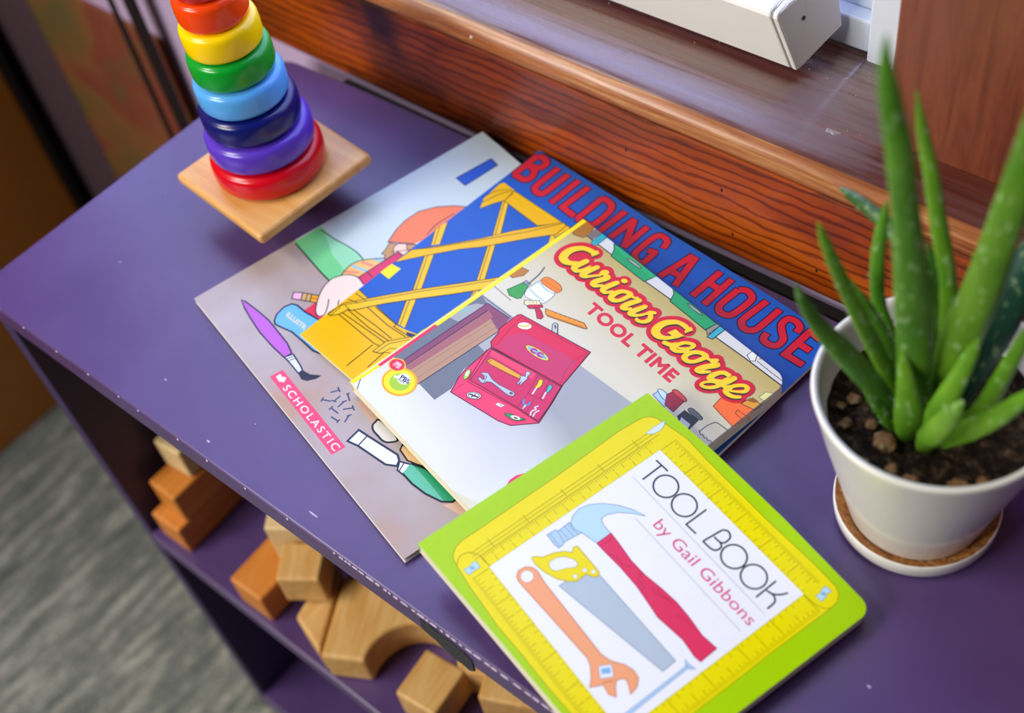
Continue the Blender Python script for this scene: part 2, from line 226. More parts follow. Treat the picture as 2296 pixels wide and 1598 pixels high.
# ---------------------------------------------------------------- printed covers
# every cover print is stored in the cover's own plane, unit 0.05 mm:
# P colour level polygon / S colour level (x y width)... smooth closed caps / T colour level text frame weight
COVERS = {
 'S':{
  'o':[0.1439,0.0799,0.0002],
  'u':[0.97154,-0.23688,0.0],
  'v':[0.23688,0.97154,0.0],
  'n':[-0.0,0.0,1.0],
  'th':0.0041,
  'outline':[0,0,5044,-39,5162,4525,118,4565],
  'base':"mottle",
  'pal':["#c0d0d2","#74cb8b","#93d6ae","#16171c","#232a44","#e67a50","#bb9058","#ecc9b2","#efb969","#e8887a","#82c2da","#cf3560","#d83c58","#6cb4f4","#ddd7a2","#eab4da","#c9a868","#efa42c","#e9d5ca","#b562c8","#d3dbe6","#272b3b","#e4486f","#f4eef0","#f2ecee","#3a4468","#c9a696","#d4ae9a","#d9d7d4","#e9c18a","#e0e5ed","#2f9c70","#62bda2","#2c5bc2"],
  'items':[["P",0,1,[40,1534,116,4501,122,4565,2430,4547,2606,2195,1016,1500,102,1509]],
["P",1,2,[68,1494,69,1911,356,1928,643,1990,859,2020,994,2006,941,1875,1047,1644,995,1478]],
["P",2,3,[204,1890,368,1921,643,1990,859,2020,994,2006,941,1875,984,1730,640,1754]],
["S",3,3,[93,1500,20,457,1488,20,781,1480,20,1000,1483,20],0,0,0],
["S",4,4,[118,1882,15,368,1921,15,643,1990,15,859,2020,15,997,2009,15],1,0,0],
["P",5,2,[957,2423,846,2629,792,2810,781,3038,885,3264,1028,3437,1166,3550,1388,3381,1235,2660,1078,2524]],
["S",4,3,[1235,2660,15,1078,2524,15,957,2423,15,846,2629,15,792,2810,15,781,3038,15,885,3264,15,1028,3437,15,1166,3550,15],0,0,0],
["S",4,4,[1212,2868,14,1149,3058,14,1143,3209,14,1155,3360,14],1,0,0],
["P",6,4,[985,2429,1046,2329,1075,2244,1126,2266,1180,2219,1225,2284,1213,2387,1105,2506]],
["S",4,5,[985,2429,12,1046,2329,12,1075,2244,12,1126,2266,12,1180,2219,12,1225,2284,12,1213,2387,12,1105,2506,12],0,1,0],
["P",7,6,[1082,2509,1090,2432,1160,2370,1236,2372,1306,2445,1275,2585,1165,2587]],
["S",4,7,[1082,2509,12,1090,2432,12,1160,2370,12,1236,2372,12,1306,2445,12,1275,2585,12,1165,2587,12],0,1,0],
["P",6,8,[1167,2578,1261,2667,1309,2563,1255,2526]],
["S",4,9,[1167,2578,10,1261,2667,10,1309,2563,10,1255,2526,10],0,1,0],
["P",8,6,[1021,1637,967,1788,967,1929,1046,2068,1168,2226,1273,1993,1223,1791,1119,1739]],
["S",9,7,[995,1711,38,1151,1848,38],0,0,0],
["S",10,8,[975,1842,38,1199,1935,38],0,0,0],
["S",9,9,[1014,1970,38,1176,2044,38],0,0,0],
["S",10,7,[1095,2119,38,1188,2189,38],0,0,0],
["S",4,10,[1033,1630,15,967,1788,15,967,1929,15,1043,2069,15,1166,2228,15],1,0,0],
["P",11,9,[1215,1791,1200,2420,1303,2435,1353,2342,1378,1774]],
["S",4,10,[1215,1791,17,1200,2420,17,1312,2436,17],0,0,0],
["S",4,11,[1199,1935,14,1346,1928,14],0,0,0],
["P",12,1,[1202,963,1191,1164,1435,1130,1494,1049,1445,1033]],
["P",13,2,[1078,607,1010,680,967,817,992,917,1062,955,1238,976,1445,1033,1889,1078,2125,843,1851,722,1621,703,1399,679,1214,607,1140,582]],
["S",4,3,[1078,607,24,1010,680,24,967,817,24,992,917,24,1062,955,24,1238,976,24,1445,1033,24,1889,1078,24,2125,843,24,1851,722,24,1621,703,24,1399,679,24,1214,607,24,1140,582,24],0,1,0],
["T",14,4,"ILLUSTR",[1112,757,370,54,-30,64],0.03],
["P",15,4,[839,1034,928,1119,1021,1036,915,962]],
["S",4,5,[839,1034,15,928,1119,15,1021,1036,15,915,962,15],0,1,0],
["P",16,6,[928,1119,1036,1193,1127,1111,1021,1036]],
["S",4,7,[928,1119,15,1036,1193,15,1127,1111,15,1021,1036,15],0,1,0],
["S",4,8,[986,1158,12,1075,1075,12],0,0,0],
["P",17,9,[1036,1193,1152,1267,1254,1194,1127,1111]],
["S",4,10,[1036,1193,15,1152,1267,15,1254,1194,15,1127,1111,15],0,1,0],
["S",4,11,[1081,1152,10,1194,1230,10],0,0,0],
["P",18,12,[1002,1485,997,1506,993,1522,991,1539,995,1560,1004,1590,1018,1624,1035,1659,1052,1688,1069,1710,1087,1729,1106,1744,1127,1758,1148,1770,1171,1780,1195,1787,1223,1791,1256,1793,1293,1792,1329,1787,1360,1779,1385,1765,1406,1747,1424,1726,1438,1701,1449,1674,1456,1645,1461,1610,1468,1567,1479,1511,1492,1444,1502,1376,1506,1314,1500,1260,1487,1208,1472,1163,1459,1127,1450,1102,1442,1087,1434,1077,1422,1070,1406,1065,1386,1064,1366,1066,1345,1071,1324,1079,1304,1090,1282,1105,1257,1124,1227,1150,1193,1181,1160,1214,1129,1247,1102,1278,1077,1310,1055,1341,1037,1372,1023,1402,1014,1432,1008,1460]],
["S",4,13,[1360,1779,15,1223,1791,15,1127,1758,15,1052,1688,15,995,1560,15,1000,1475,15,1037,1372,15,1129,1247,15,1257,1124,15,1345,1071,15,1422,1070,15,1441,1137,15,1371,1226,15,1264,1314,15],1,0,0],
["S",4,14,[1367,1405,14,1451,1330,14],0,0,0],
["P",19,1,[469,457,531,486,799,529,1030,555,1277,548,1519,541,1697,504,1694,396,1463,375,1124,368,842,392,628,421]],
["S",4,2,[469,457,20,531,486,20,799,529,20,1030,555,20,1277,548,20,1519,541,20,1697,504,20,1694,396,20,1463,375,20,1124,368,20,842,392,20,628,421,20],0,1,0],
["P",20,3,[1724,509,1947,483,2023,466,2032,403,1841,405,1691,399]],
["S",4,4,[1724,509,19,1947,483,19,2023,466,19,2032,403,19,1841,405,19,1691,399,19],0,1,0],
["S",4,5,[1735,402,12,1763,514,12],0,0,0],
["S",4,5,[1776,401,12,1805,511,12],0,0,0],
["P",21,5,[2025,402,2023,466,2148,504,2258,601,2260,530,2209,421,2139,381]],
["P",22,1,[1831,109,1848,284,3358,263,3341,84]],
["P",23,2,[1883,169,1884,229,1963,222,1973,157]],
["P",23,3,[1938,202,1957,245,1991,253,2028,199,1982,163]],
["T",24,2,"SCHOLASTIC",[2096,136,1226,-7,0,97],0.006],
["S",25,1,[2556,547,19,2602,650,19],0,0,0],
["S",25,2,[2548,656,19,2631,639,19],0,0,0],
["S",25,1,[2710,676,19,2725,717,19],0,0,0],
["S",25,2,[2716,693,19,2825,653,19],0,0,0],
["S",25,1,[2669,496,19,2726,528,19],0,0,0],
["S",25,2,[2697,513,19,2684,609,19],0,0,0],
["S",25,1,[2591,387,19,2562,447,19],0,0,0],
["S",25,2,[2582,416,19,2674,484,19],0,0,0],
["S",25,1,[2777,572,19,2796,632,19],0,0,0],
["S",25,2,[2787,601,19,2805,497,19],0,0,0],
["S",25,1,[2901,644,19,2981,621,19],0,0,0],
["S",25,2,[2876,527,19,2941,633,19],0,0,0],
["S",25,1,[2761,397,19,2754,463,19],0,0,0],
["S",25,2,[2759,430,19,2888,453,19],0,0,0],
["S",25,1,[2990,509,19,3013,565,19],0,0,0],
["S",25,2,[3001,535,19,3049,442,19],0,0,0],
["S",25,1,[2989,366,19,2976,421,19],0,0,0],
["S",25,2,[2869,362,19,2982,393,19],0,0,0],
["P",26,1,[2874,707,2939,770,3298,781,3304,686,3086,688]],
["P",27,1,[4764,674,4826,807,5056,864,5027,753]],
["P",28,2,[3317,666,3308,676,3302,687,3299,699,3298,713,3293,729,3285,748,3290,765,3320,778,3394,787,3499,793,3603,794,3673,787,3695,768,3689,740,3670,711,3653,687,3640,671,3624,658,3606,648,3586,640,3564,636,3540,634,3515,635,3489,635,3463,634,3434,633,3407,633,3383,635,3362,641,3345,648,3330,656]],
["S",3,3,[3317,666,24,3308,676,24,3302,687,24,3299,699,24,3298,713,24,3293,729,24,3285,748,24,3290,765,24,3320,778,24,3394,787,24,3499,793,24,3603,794,24,3673,787,24,3695,768,24,3689,740,24,3670,711,24,3653,687,24,3640,671,24,3624,658,24,3606,648,24,3586,640,24,3564,636,24,3540,634,24,3515,635,24,3489,635,24,3463,634,24,3434,633,24,3407,633,24,3383,635,24,3362,641,24,3345,648,24,3330,656,24],0,1,0],
["P",29,1,[3825,721,3780,788,4260,843,4124,757,4003,704]],
["S",3,2,[3825,721,20,3780,788,20,4260,843,20,4124,757,20,4003,704,20],0,1,0],
["P",30,4,[3259,510,3389,541,3862,662,3940,633,3986,570,3879,483,3444,382,3302,325]],
["S",4,5,[3259,510,26,3389,541,26,3862,662,26,3940,633,26,3986,570,26,3879,483,26,3444,382,26,3302,325,26],0,1,0],
["S",4,6,[3400,539,17,3443,385,17],0,0,0],
["P",30,6,[3955,628,4076,704,4127,558,4035,544]],
["S",4,7,[3955,628,20,4076,704,20,4127,558,20,4035,544,20],0,1,0],
["S",4,8,[4004,662,12,4064,547,12],0,0,0],
["P",31,9,[4067,710,4232,796,4387,823,4589,840,4801,825,4806,777,4718,685,4509,607,4304,569,4112,564]],
["P",32,10,[4067,710,4209,722,4440,721,4745,709,4635,654,4509,607,4304,569,4112,564]],
["S",3,11,[4067,710,24,4232,796,24,4387,823,24,4589,840,24,4801,825,24,4806,777,24,4718,685,24,4509,607,24,4304,569,24,4112,564,24],0,0,0],
["P",33,2,[615,3764,646,4329,817,4319,823,3768]],
["S",4,3,[615,3764,14,646,4329,14,817,4319,14,823,3768,14],0,1,0]],
 },
 'H':{
  'o':[0.2283,0.0966,0.0045],
  'u':[0.99153,-0.12971,-0.00719],
  'v':[0.12971,0.99155,-0.00011],
  'n':[0.00714,-0.00083,0.99997],
  'th':0.0028,
  'outline':[0,0,5006,0,4944,4169,4615,4156,4150,4176,2963,4179,2222,4168,1406,4187,-62,4169],
  'base':"#1d59b6",
  'pal':["#e6b506","#4a3b16","#e9bd22","#26335c","#5fb08c","#efe204","#2a1540","#cc2238"],
  'items':[["P",0,1,[1,-8,-11,738,-13,951,187,940,384,929,647,912,862,906,980,930,1150,983,1737,1136,2080,-5]],
["S",1,2,[-13,951,11,187,940,11,384,929,11,647,912,11,862,906,11],0,0,0],
["P",2,1,[254,3198,347,3221,673,2786,630,2670]],
["S",1,2,[254,3198,11,630,2670,11],0,0,0],
["S",1,3,[347,3221,11,673,2786,11],0,0,0],
["S",1,4,[286,3206,10,645,2711,10],0,0,0],
["P",2,1,[692,2543,751,2626,1095,2125,1060,1997]],
["S",1,2,[692,2543,11,1060,1997,11],0,0,0],
["S",1,3,[751,2626,11,1095,2125,11],0,0,0],
["S",1,4,[712,2572,10,1072,2042,10],0,0,0],
["P",2,1,[1126,1905,1182,1970,1219,1822,1216,1723]],
["S",1,2,[1126,1905,11,1216,1723,11],0,0,0],
["S",1,3,[1182,1970,11,1219,1822,11],0,0,0],
["S",1,4,[1145,1928,10,1217,1757,10],0,0,0],
["P",2,1,[-37,2267,-39,2386,-18,2473,199,2147,128,2052]],
["S",1,2,[-60,2297,11,128,2052,11],0,0,0],
["S",1,3,[-18,2473,11,199,2147,11],0,0,0],
["S",1,4,[-45,2358,10,153,2085,10],0,0,0],
["P",2,1,[204,1876,279,1974,608,1480,533,1400]],
["S",1,2,[204,1876,11,533,1400,11],0,0,0],
["S",1,3,[279,1974,11,608,1480,11],0,0,0],
["S",1,4,[230,1910,10,559,1428,10],0,0,0],
["P",2,3,[605,1232,681,1336,935,938,811,919]],
["S",1,4,[605,1232,11,811,919,11],0,0,0],
["S",1,5,[681,1336,11,935,938,11],0,0,0],
["S",1,6,[631,1268,10,854,926,10],0,0,0],
["P",2,1,[1178,3202,1269,3190,1316,3055,1265,3056]],
["S",1,2,[1178,3202,10,1269,3190,10,1316,3055,10,1265,3056,10],0,1,0],
["P",0,3,[30,3066,-7,3381,20,3441,241,3434,271,3209,207,3100,129,2907]],
["P",0,5,[275,3212,242,3426,1161,3428,940,3181]],
["S",1,6,[275,3212,11,242,3426,11,1161,3428,11,940,3181,11],0,1,0],
["P",0,3,[1178,3202,1178,3424,1297,3434,1269,3190]],
["S",1,4,[1178,3202,11,1178,3424,11,1297,3434,11,1269,3190,11],0,1,0],
["S",1,7,[62,2981,11,117,3211,11,160,3312,11,238,3422,11],0,0,0],
["S",1,8,[3,3062,10,52,3270,10,200,3429,10],0,0,0],
["S",1,9,[129,2907,11,207,3100,11,270,3217,11,262,3386,11],0,0,0],
["P",0,10,[-13,1556,-8,1835,262,2176,545,2564,765,2922,990,3221,1149,3433,1225,3427,1235,3228,1039,2986,855,2732,659,2461,471,2254,196,1869]],
["S",1,11,[-13,1556,11,-8,1835,11,262,2176,11,545,2564,11,765,2922,11,990,3221,11,1149,3433,11,1225,3427,11,1235,3228,11,1039,2986,11,855,2732,11,659,2461,11,471,2254,11,196,1869,11],0,1,0],
["S",1,12,[-193,1635,11,207,2075,11,564,2547,11,917,3021,11,1163,3420,11],0,0,0],
["P",2,13,[14,432,23,675,322,1104,621,1507,909,1868,1241,2289,1376,2217,1218,2001,959,1671,667,1317,429,1016,191,665,147,650,121,524,55,441]],
["S",1,14,[14,432,13,23,675,13,322,1104,13,621,1507,13,909,1868,13,1241,2289,13,1376,2217,13,1218,2001,13,959,1671,13,667,1317,13,429,1016,13,191,665,13,147,650,13,121,524,13,55,441,13],0,1,0],
["S",1,15,[-3,450,11,32,643,11,355,1077,11,650,1483,11,941,1839,11,1278,2281,11],0,0,0],
["S",1,16,[62,669,10,177,663,10],0,0,0],
["S",1,16,[51,444,10,47,607,10],0,0,0],
["S",1,16,[121,524,11,822,525,11,963,555,11],0,0,0],
["S",1,16,[130,571,11,936,625,11],0,0,0],
["S",1,17,[151,647,11,590,640,11,937,673,11],0,0,0],
["S",1,16,[215,695,11,644,718,11,942,717,11],0,0,0],
["S",1,16,[315,837,11,727,821,11,1049,848,11],0,0,0],
["S",1,16,[379,908,11,781,900,11,814,897,11],0,0,0],
["S",1,16,[833,504,11,842,79,11],0,0,0],
["S",1,16,[1032,522,11,1058,238,11],0,0,0],
["S",1,17,[813,922,11,804,856,11,1069,880,11],0,0,0],
["S",1,16,[7,885,11,212,895,11],0,0,0],
["S",1,16,[12,757,11,167,807,11],0,0,0],
["P",2,18,[916,436,918,640,1103,900,1208,861,1129,684,1004,473]],
["S",1,19,[916,436,11,918,640,11,1103,900,11,1208,861,11,1129,684,11,1004,473,11],0,1,0],
["P",2,20,[1032,522,1044,609,1138,676,1150,594]],
["S",1,21,[1032,522,10,1044,609,10,1138,676,10,1150,594,10],0,1,0],
["S",1,22,[961,460,10,974,642,10,1143,891,10],0,0,0],
["P",3,23,[992,908,1134,959,1110,894,1045,875]],
["P",4,16,[1120,972,1115,1062,1170,1188,1222,1044]],
["S",1,17,[1120,972,10,1115,1062,10,1170,1188,10,1222,1044,10],0,1,0],
["P",5,16,[-21,1319,-23,1442,-17,1509,139,1532,155,1317]],
["S",6,1,[-1,4079,131,12,3629,131],0,0,2],
["S",6,2,[0,4068,131,81,4101,131,167,4084,131,208,4022,131,181,3932,131,56,3878,131],1,0,2],
["S",6,3,[47,3872,130,150,3869,130,216,3799,130,229,3687,130,160,3644,130,5,3637,130],1,0,2],
["S",7,4,[-1,4079,94,12,3629,94],0,0,0],
["S",7,5,[0,4068,93,81,4101,93,167,4084,93,208,4022,93,181,3932,93,56,3878,93],1,0,0],
["S",7,6,[47,3872,93,150,3869,93,216,3799,93,229,3687,93,160,3644,93,5,3637,93],1,0,0],
["S",6,1,[391,4097,129,397,3712,129,413,3640,129,477,3600,129,561,3613,129,583,3705,129,580,4092,129],1,0,2],
["S",7,2,[391,4097,92,397,3712,92,413,3640,92,477,3600,92,561,3613,92,583,3705,92,580,4092,92],1,0,0],
["S",6,1,[769,4100,127,779,3576,127],0,0,2],
["S",7,2,[769,4100,90,779,3576,90],0,0,0],
["S",6,1,[957,4096,126,950,3604,126],0,0,2],
["S",6,2,[918,3629,124,1191,3605,124],0,0,2],
["S",7,3,[957,4096,90,950,3604,90],0,0,0],
["S",7,4,[918,3629,88,1191,3605,88],0,0,0],
["S",6,5,[1240,4070,124,1247,3588,124],0,0,2],
["S",6,6,[1233,4065,124,1325,4077,124,1428,4044,124,1480,3934,124,1470,3640,124,1244,3604,124],1,0,2],
["S",7,7,[1240,4070,88,1247,3588,88],0,0,0],
["S",7,8,[1233,4065,88,1325,4077,88,1428,4044,88,1480,3934,88,1470,3640,88,1244,3604,88],1,0,0],
["S",6,1,[1635,4084,122,1622,3599,122],0,0,2],
["S",7,2,[1635,4084,87,1622,3599,87],0,0,0],
["S",6,1,[1825,4068,121,1804,3638,121],0,0,2],
["S",6,2,[1822,4057,121,2056,3624,121],0,0,2],
["S",6,3,[2039,4070,119,2048,3625,119],0,0,2],
["S",7,3,[1825,4068,86,1804,3638,86],0,0,0],
["S",7,4,[1822,4057,86,2056,3624,86],0,0,0],
["S",7,5,[2039,4070,85,2048,3625,85],0,0,0],
["S",6,1,[2439,3928,117,2399,4041,117,2304,4073,117,2226,4000,117,2222,3695,117,2256,3604,117,2348,3563,117,2416,3603,117,2410,3818,117],1,0,2],
["S",6,2,[2437,3824,116,2318,3775,116],0,0,2],
["S",7,3,[2439,3928,83,2399,4041,83,2304,4073,83,2226,4000,83,2222,3695,83,2256,3604,83,2348,3563,83,2416,3603,83,2410,3818,83],1,0,0],
["S",7,4,[2437,3824,83,2318,3775,83],0,0,0],
["S",6,1,[2803,4080,120,2722,3560,120],0,0,2],
["S",6,2,[2846,4082,119,2965,3568,119],0,0,2],
["S",6,3,[2786,3714,118,2939,3735,118],0,0,2],
["S",7,4,[2803,4080,86,2722,3560,86],0,0,0],
["S",7,5,[2846,4082,86,2965,3568,86],0,0,0],
["S",7,6,[2786,3714,85,2939,3735,85],0,0,0],
["S",6,1,[3237,4088,117,3233,3585,117],0,0,2],
["S",6,1,[3419,4085,116,3428,3575,116],0,0,2],
["S",6,2,[3243,3871,116,3405,3870,116],0,0,2],
["S",7,3,[3237,4088,85,3233,3585,85],0,0,0],
["S",7,3,[3419,4085,84,3428,3575,84],0,0,0],
["S",7,4,[3243,3871,84,3405,3870,84],0,0,0],
["S",6,1,[3586,4013,117,3663,4063,117,3755,4047,117,3808,3965,117,3789,3695,117,3733,3623,117,3646,3611,117,3587,3664,117,3574,3748,117,3586,4013,117],1,0,2],
["S",7,2,[3586,4013,85,3663,4063,85,3755,4047,85,3808,3965,85,3789,3695,85,3733,3623,85,3646,3611,85,3587,3664,85,3574,3748,85,3586,4013,85],1,0,0],
["S",6,1,[3956,4091,115,3928,3728,115,3947,3651,115,4025,3602,115,4105,3632,115,4146,3722,115,4155,4088,115],1,0,2],
["S",7,2,[3956,4091,84,3928,3728,84,3947,3651,84,4025,3602,84,4105,3632,84,4146,3722,84,4155,4088,84],1,0,0],
["S",6,1,[4516,3949,113,4494,4038,113,4391,4073,113,4312,4036,113,4314,3929,113,4393,3842,113,4469,3771,113,4475,3661,113,4405,3608,113,4299,3623,113,4270,3720,113],1,0,2],
["S",7,2,[4516,3949,83,4494,4038,83,4391,4073,83,4312,4036,83,4314,3929,83,4393,3842,83,4469,3771,83,4475,3661,83,4405,3608,83,4299,3623,83,4270,3720,83],1,0,0],
["S",6,2,[4627,4085,117,4628,3571,117],0,0,2],
["S",6,3,[4598,4068,118,4791,4038,118],0,0,2],
["S",6,3,[4623,3835,116,4807,3840,116],0,0,2],
["S",6,3,[4622,3615,116,4874,3626,116],0,0,2],
["S",7,4,[4627,4085,85,4628,3571,85],0,0,0],
["S",7,5,[4598,4068,85,4791,4038,85],0,0,0],
["S",7,5,[4623,3835,84,4807,3840,84],0,0,0],
["S",7,5,[4622,3615,83,4874,3626,83],0,0,0]],
 },
 'G':{
  'o':[0.2888,0.0831,0.0074],
  'u':[0.97786,-0.20914,-0.00738],
  'v':[0.20915,0.97788,0.00157],
  'n':[0.00689,-0.00308,0.99997],
  'th':0.0098,
  'outline':[0,0,3341,0,3376,4,3410,14,3441,31,3469,53,3491,81,3508,113,3518,147,3521,182,3484,3451,3480,3486,3469,3519,3453,3550,3430,3577,3403,3599,3372,3615,3338,3626,3304,3629,-41,3629],
  'base':"gwall",
  'pal':["gfloor","#1d1c1a","#6d737d","#a3a6a4","#8fb0b0","#6f7680","#a9adb0","#864a66","#b28c70","#a06468","#232a44","#8a6a5c","#d3d6d4","#a66c14","#77706a","#2ea4b3","#14505a","#1f9d5e","#0b2c1c","#22ab68","#a4a8a6","#10301e","#8b8985","#36a9bd","#e6e8e6","#c88a3a","#b5772e","#3f9d49","#8a9aa2","#57636b","#e5ebeb","#5a7284","#7db2dc","#ee8320","#7a3c10","#b85a14","#e7dfae","#c22a48","#5a1422","#f0942a","#6a3c10","#bcc2c2","#4a5052","#e6416a","#5c1c34","#d72c4e","#c53a66","#8c2040","#a83058","#cb3160","#e4486a","#8c2444","#f2eee8","#d8bc28","#f0d824","#5a4a10","#80b6e6","#b02c7c","#e3a43a","#6a4a1c","#bcc6d6","#4c5566","#b6c1d1","#6b4a60","#e9d924","#6a6010","#d2d8e2","#62b6b6","#245054","#4a92d2","#c2cad6","#cfd5de","#f0eef0","#3c3a44","#dadfe3","#7a8088","#379a58","#1c5030","#eceeea","#7c5a52","#9ccb52","#3c5420","#e6e8e4","#d8305e","#a9c9e9","#34567c","#bcd8f0","#a02338","#4a1420","#cf4438","#26282d","#c8ccce","#5f6464","#54585c","#f06c1e","#7a3410","#d79b22","#8a5a14","#dcdc96","#7a7a4a","#efe004","#d8304e","#f2a516","#f6dc18","#9cc838","#f2f4f0","#202e58","#f0c018","#da2c4c","#f4eef0","#cf2a3c","#cc0a28","#2a2408","#efcd04"],
  'items':[["P",0,1,[63,0,0,10,-2,181,12,1945,3497,2269,3517,501,2017,0]],
["S",1,2,[27,1934,8,569,1975,8],0,0,0],
["P",2,3,[8,1255,30,1931,191,1904,178,655,16,564]],
["P",3,4,[24,1434,26,1666,94,1807,191,1872,166,1476]],
["P",4,5,[37,1593,45,1694,111,1730,128,1653,100,1589]],
["P",5,2,[594,583,612,1707,817,1443,790,1091,915,814,908,577]],
["P",6,3,[615,1431,612,1707,774,1518,757,1427]],
["P",7,5,[178,655,188,1907,565,1956,638,1740,296,613]],
["P",8,6,[304,607,341,1800,628,1736,587,567,463,565]],
["P",9,7,[250,625,291,1849,414,1818,358,589]],
["S",10,8,[178,655,10,188,1907,10,580,1955,10],0,0,0],
["S",10,9,[261,621,10,279,1837,10],0,0,0],
["S",10,9,[587,567,10,629,1725,10],0,0,0],
["S",11,9,[404,577,6,460,1804,6],0,0,0],
["S",11,9,[506,565,6,557,1749,6],0,0,0],
["S",1,2,[9,2132,9,362,2138,9],0,0,0],
["S",1,2,[144,2,10,64,95,10,28,160,10],0,0,0],
["P",12,1,[-41,3629,3304,3629,3338,3626,3372,3615,3403,3599,3430,3577,3453,3550,3469,3521,2905,3509,2474,3474,1706,3507,1298,3485,648,3486,205,3476]],
["P",13,2,[-39,3398,-41,3629,166,3629,212,3483,189,3419,73,3374]],
["S",1,3,[-49,3401,9,-66,3647,9,158,3655,9,212,3483,9,189,3419,9,73,3374,9],0,1,0],
["P",14,4,[196,3469,184,3629,301,3629,303,3467]],
["S",1,5,[209,3473,14,652,3482,14,1301,3482,14,1709,3504,14,2330,3475,14,2908,3506,14,3499,3521,14],0,0,0],
["P",15,6,[320,3430,301,3629,404,3629,410,3426]],
["S",16,7,[320,3430,9,301,3631,9,403,3645,9,410,3426,9],0,1,0],
["P",17,6,[543,3619,581,3629,1304,3629,1269,3469,675,3462,611,3567]],
["S",18,7,[543,3619,12,705,3660,12,1306,3640,12,1269,3469,12,675,3462,12,611,3567,12],0,1,0],
["P",19,8,[565,3607,641,3629,1303,3629,1283,3568,694,3575]],
["P",20,9,[1087,3587,1086,3583,1079,3579,1066,3574,1048,3571,1025,3567,1000,3564,973,3562,945,3561,918,3561,893,3562,872,3564,855,3566,844,3569,838,3573,840,3577,847,3581,860,3585,878,3589,901,3593,927,3596,954,3597,982,3599,1009,3599,1034,3598,1055,3596,1071,3594,1082,3591]],
["S",21,10,[1087,3587,9,1086,3583,9,1079,3579,9,1066,3574,9,1048,3571,9,1025,3567,9,1000,3564,9,973,3562,9,945,3561,9,918,3561,9,893,3562,9,872,3564,9,855,3566,9,844,3569,9,838,3573,9,840,3577,9,847,3581,9,860,3585,9,878,3589,9,901,3593,9,927,3596,9,954,3597,9,982,3599,9,1009,3599,9,1034,3598,9,1055,3596,9,1071,3594,9,1082,3591,9],0,1,0],
["P",17,6,[1601,3629,2340,3629,2313,3473,1710,3480,1662,3585]],
["S",18,7,[1593,3634,12,2340,3630,12,2313,3473,12,1710,3480,12,1662,3585,12],0,1,0],
["P",20,8,[2135,3602,2134,3598,2126,3595,2113,3591,2094,3589,2072,3586,2046,3585,2018,3584,1990,3584,1962,3585,1937,3587,1916,3589,1899,3592,1888,3596,1883,3599,1884,3603,1892,3607,1906,3610,1924,3613,1948,3616,1974,3617,2002,3618,2030,3618,2057,3617,2082,3615,2103,3612,2119,3609,2130,3606]],
["S",21,9,[2135,3602,9,2134,3598,9,2126,3595,9,2113,3591,9,2094,3589,9,2072,3586,9,2046,3585,9,2018,3584,9,1990,3584,9,1962,3585,9,1937,3587,9,1916,3589,9,1899,3592,9,1888,3596,9,1883,3599,9,1884,3603,9,1892,3607,9,1906,3610,9,1924,3613,9,1948,3616,9,1974,3617,9,2002,3618,9,2030,3618,9,2057,3617,9,2082,3615,9,2103,3612,9,2119,3609,9,2130,3606,9],0,1,0],
["P",22,8,[2320,3480,2340,3629,2389,3629,2385,3438]],
["S",1,9,[2320,3480,8,2340,3630,8,2389,3633,8,2385,3438,8],0,1,0],
["P",23,10,[2404,3415,2390,3629,2471,3629,2472,3435]],
["S",1,11,[2404,3415,10,2389,3633,10,2471,3633,10,2472,3435,10],0,1,0],
["P",24,6,[2909,3551,2908,3629,2989,3629,3032,3558,2996,3521]],
["S",1,7,[2909,3551,8,2908,3631,8,2980,3644,8,3032,3558,8,2996,3521,8],0,1,0],
["S",1,2,[3046,3573,8,3252,3570,8,3438,3573,8],0,0,0],
["P",25,2,[3040,3608,3039,3629,3057,3629,3060,3605]],
["P",26,1,[-6,2373,-19,2553,136,2595,153,2499,86,2377]],
["S",1,2,[-6,2373,8,-19,2553,8,136,2595,8,153,2499,8,86,2377,8],0,1,0],
["P",27,2,[185,2212,279,2175,385,2206,415,2247,323,2439,236,2422]],
["S",1,3,[185,2212,9,279,2175,9,385,2206,9,415,2247,9,323,2439,9,236,2422,9],0,1,0],
["P",28,4,[231,2427,236,2473,323,2477,327,2427]],
["S",1,5,[231,2427,6,236,2473,6,323,2477,6,327,2427,6],0,1,0],
["S",29,6,[299,2453,20,289,2545,20,273,2650,20,232,2763,20],1,0,1],
["P",30,4,[389,2322,348,2392,365,2615,624,2605,668,2564,684,2443,668,2380,557,2328,433,2298]],
["S",31,5,[389,2322,9,348,2392,9,365,2615,9,624,2605,9,668,2564,9,684,2443,9,668,2380,9,557,2328,9,433,2298,9],0,1,0],
["S",32,6,[365,2418,12,503,2405,12,647,2418,12],1,0,0],
["S",32,6,[363,2568,12,524,2551,12,649,2576,12],1,0,0],
["P",33,7,[373,2597,364,2608,358,2621,356,2635,357,2648,361,2661,367,2674,379,2686,400,2697,434,2706,480,2713,526,2718,566,2719,596,2715,622,2708,643,2697,659,2686,669,2673,673,2657,673,2641,670,2628,665,2619,657,2612,643,2606,620,2600,581,2593,532,2587,481,2582,441,2579,415,2580,397,2584,384,2590]],
["S",34,8,[373,2597,9,364,2608,9,358,2621,9,356,2635,9,357,2648,9,361,2661,9,367,2674,9,379,2686,9,400,2697,9,434,2706,9,480,2713,9,526,2718,9,566,2719,9,596,2715,9,622,2708,9,643,2697,9,659,2686,9,669,2673,9,673,2657,9,673,2641,9,670,2628,9,665,2619,9,657,2612,9,643,2606,9,620,2600,9,581,2593,9,532,2587,9,481,2582,9,441,2579,9,415,2580,9,397,2584,9,384,2590,9],0,1,0],
["S",35,9,[378,2627,8,499,2637,8,658,2660,8],1,0,0],
["P",36,6,[472,2255,601,2384,677,2355,590,2237,517,2216]],
["S",1,7,[472,2255,8,601,2384,8,677,2355,8,590,2237,8,517,2216,8],0,1,0],
["S",1,8,[525,2289,5,557,2272,5],0,0,0],
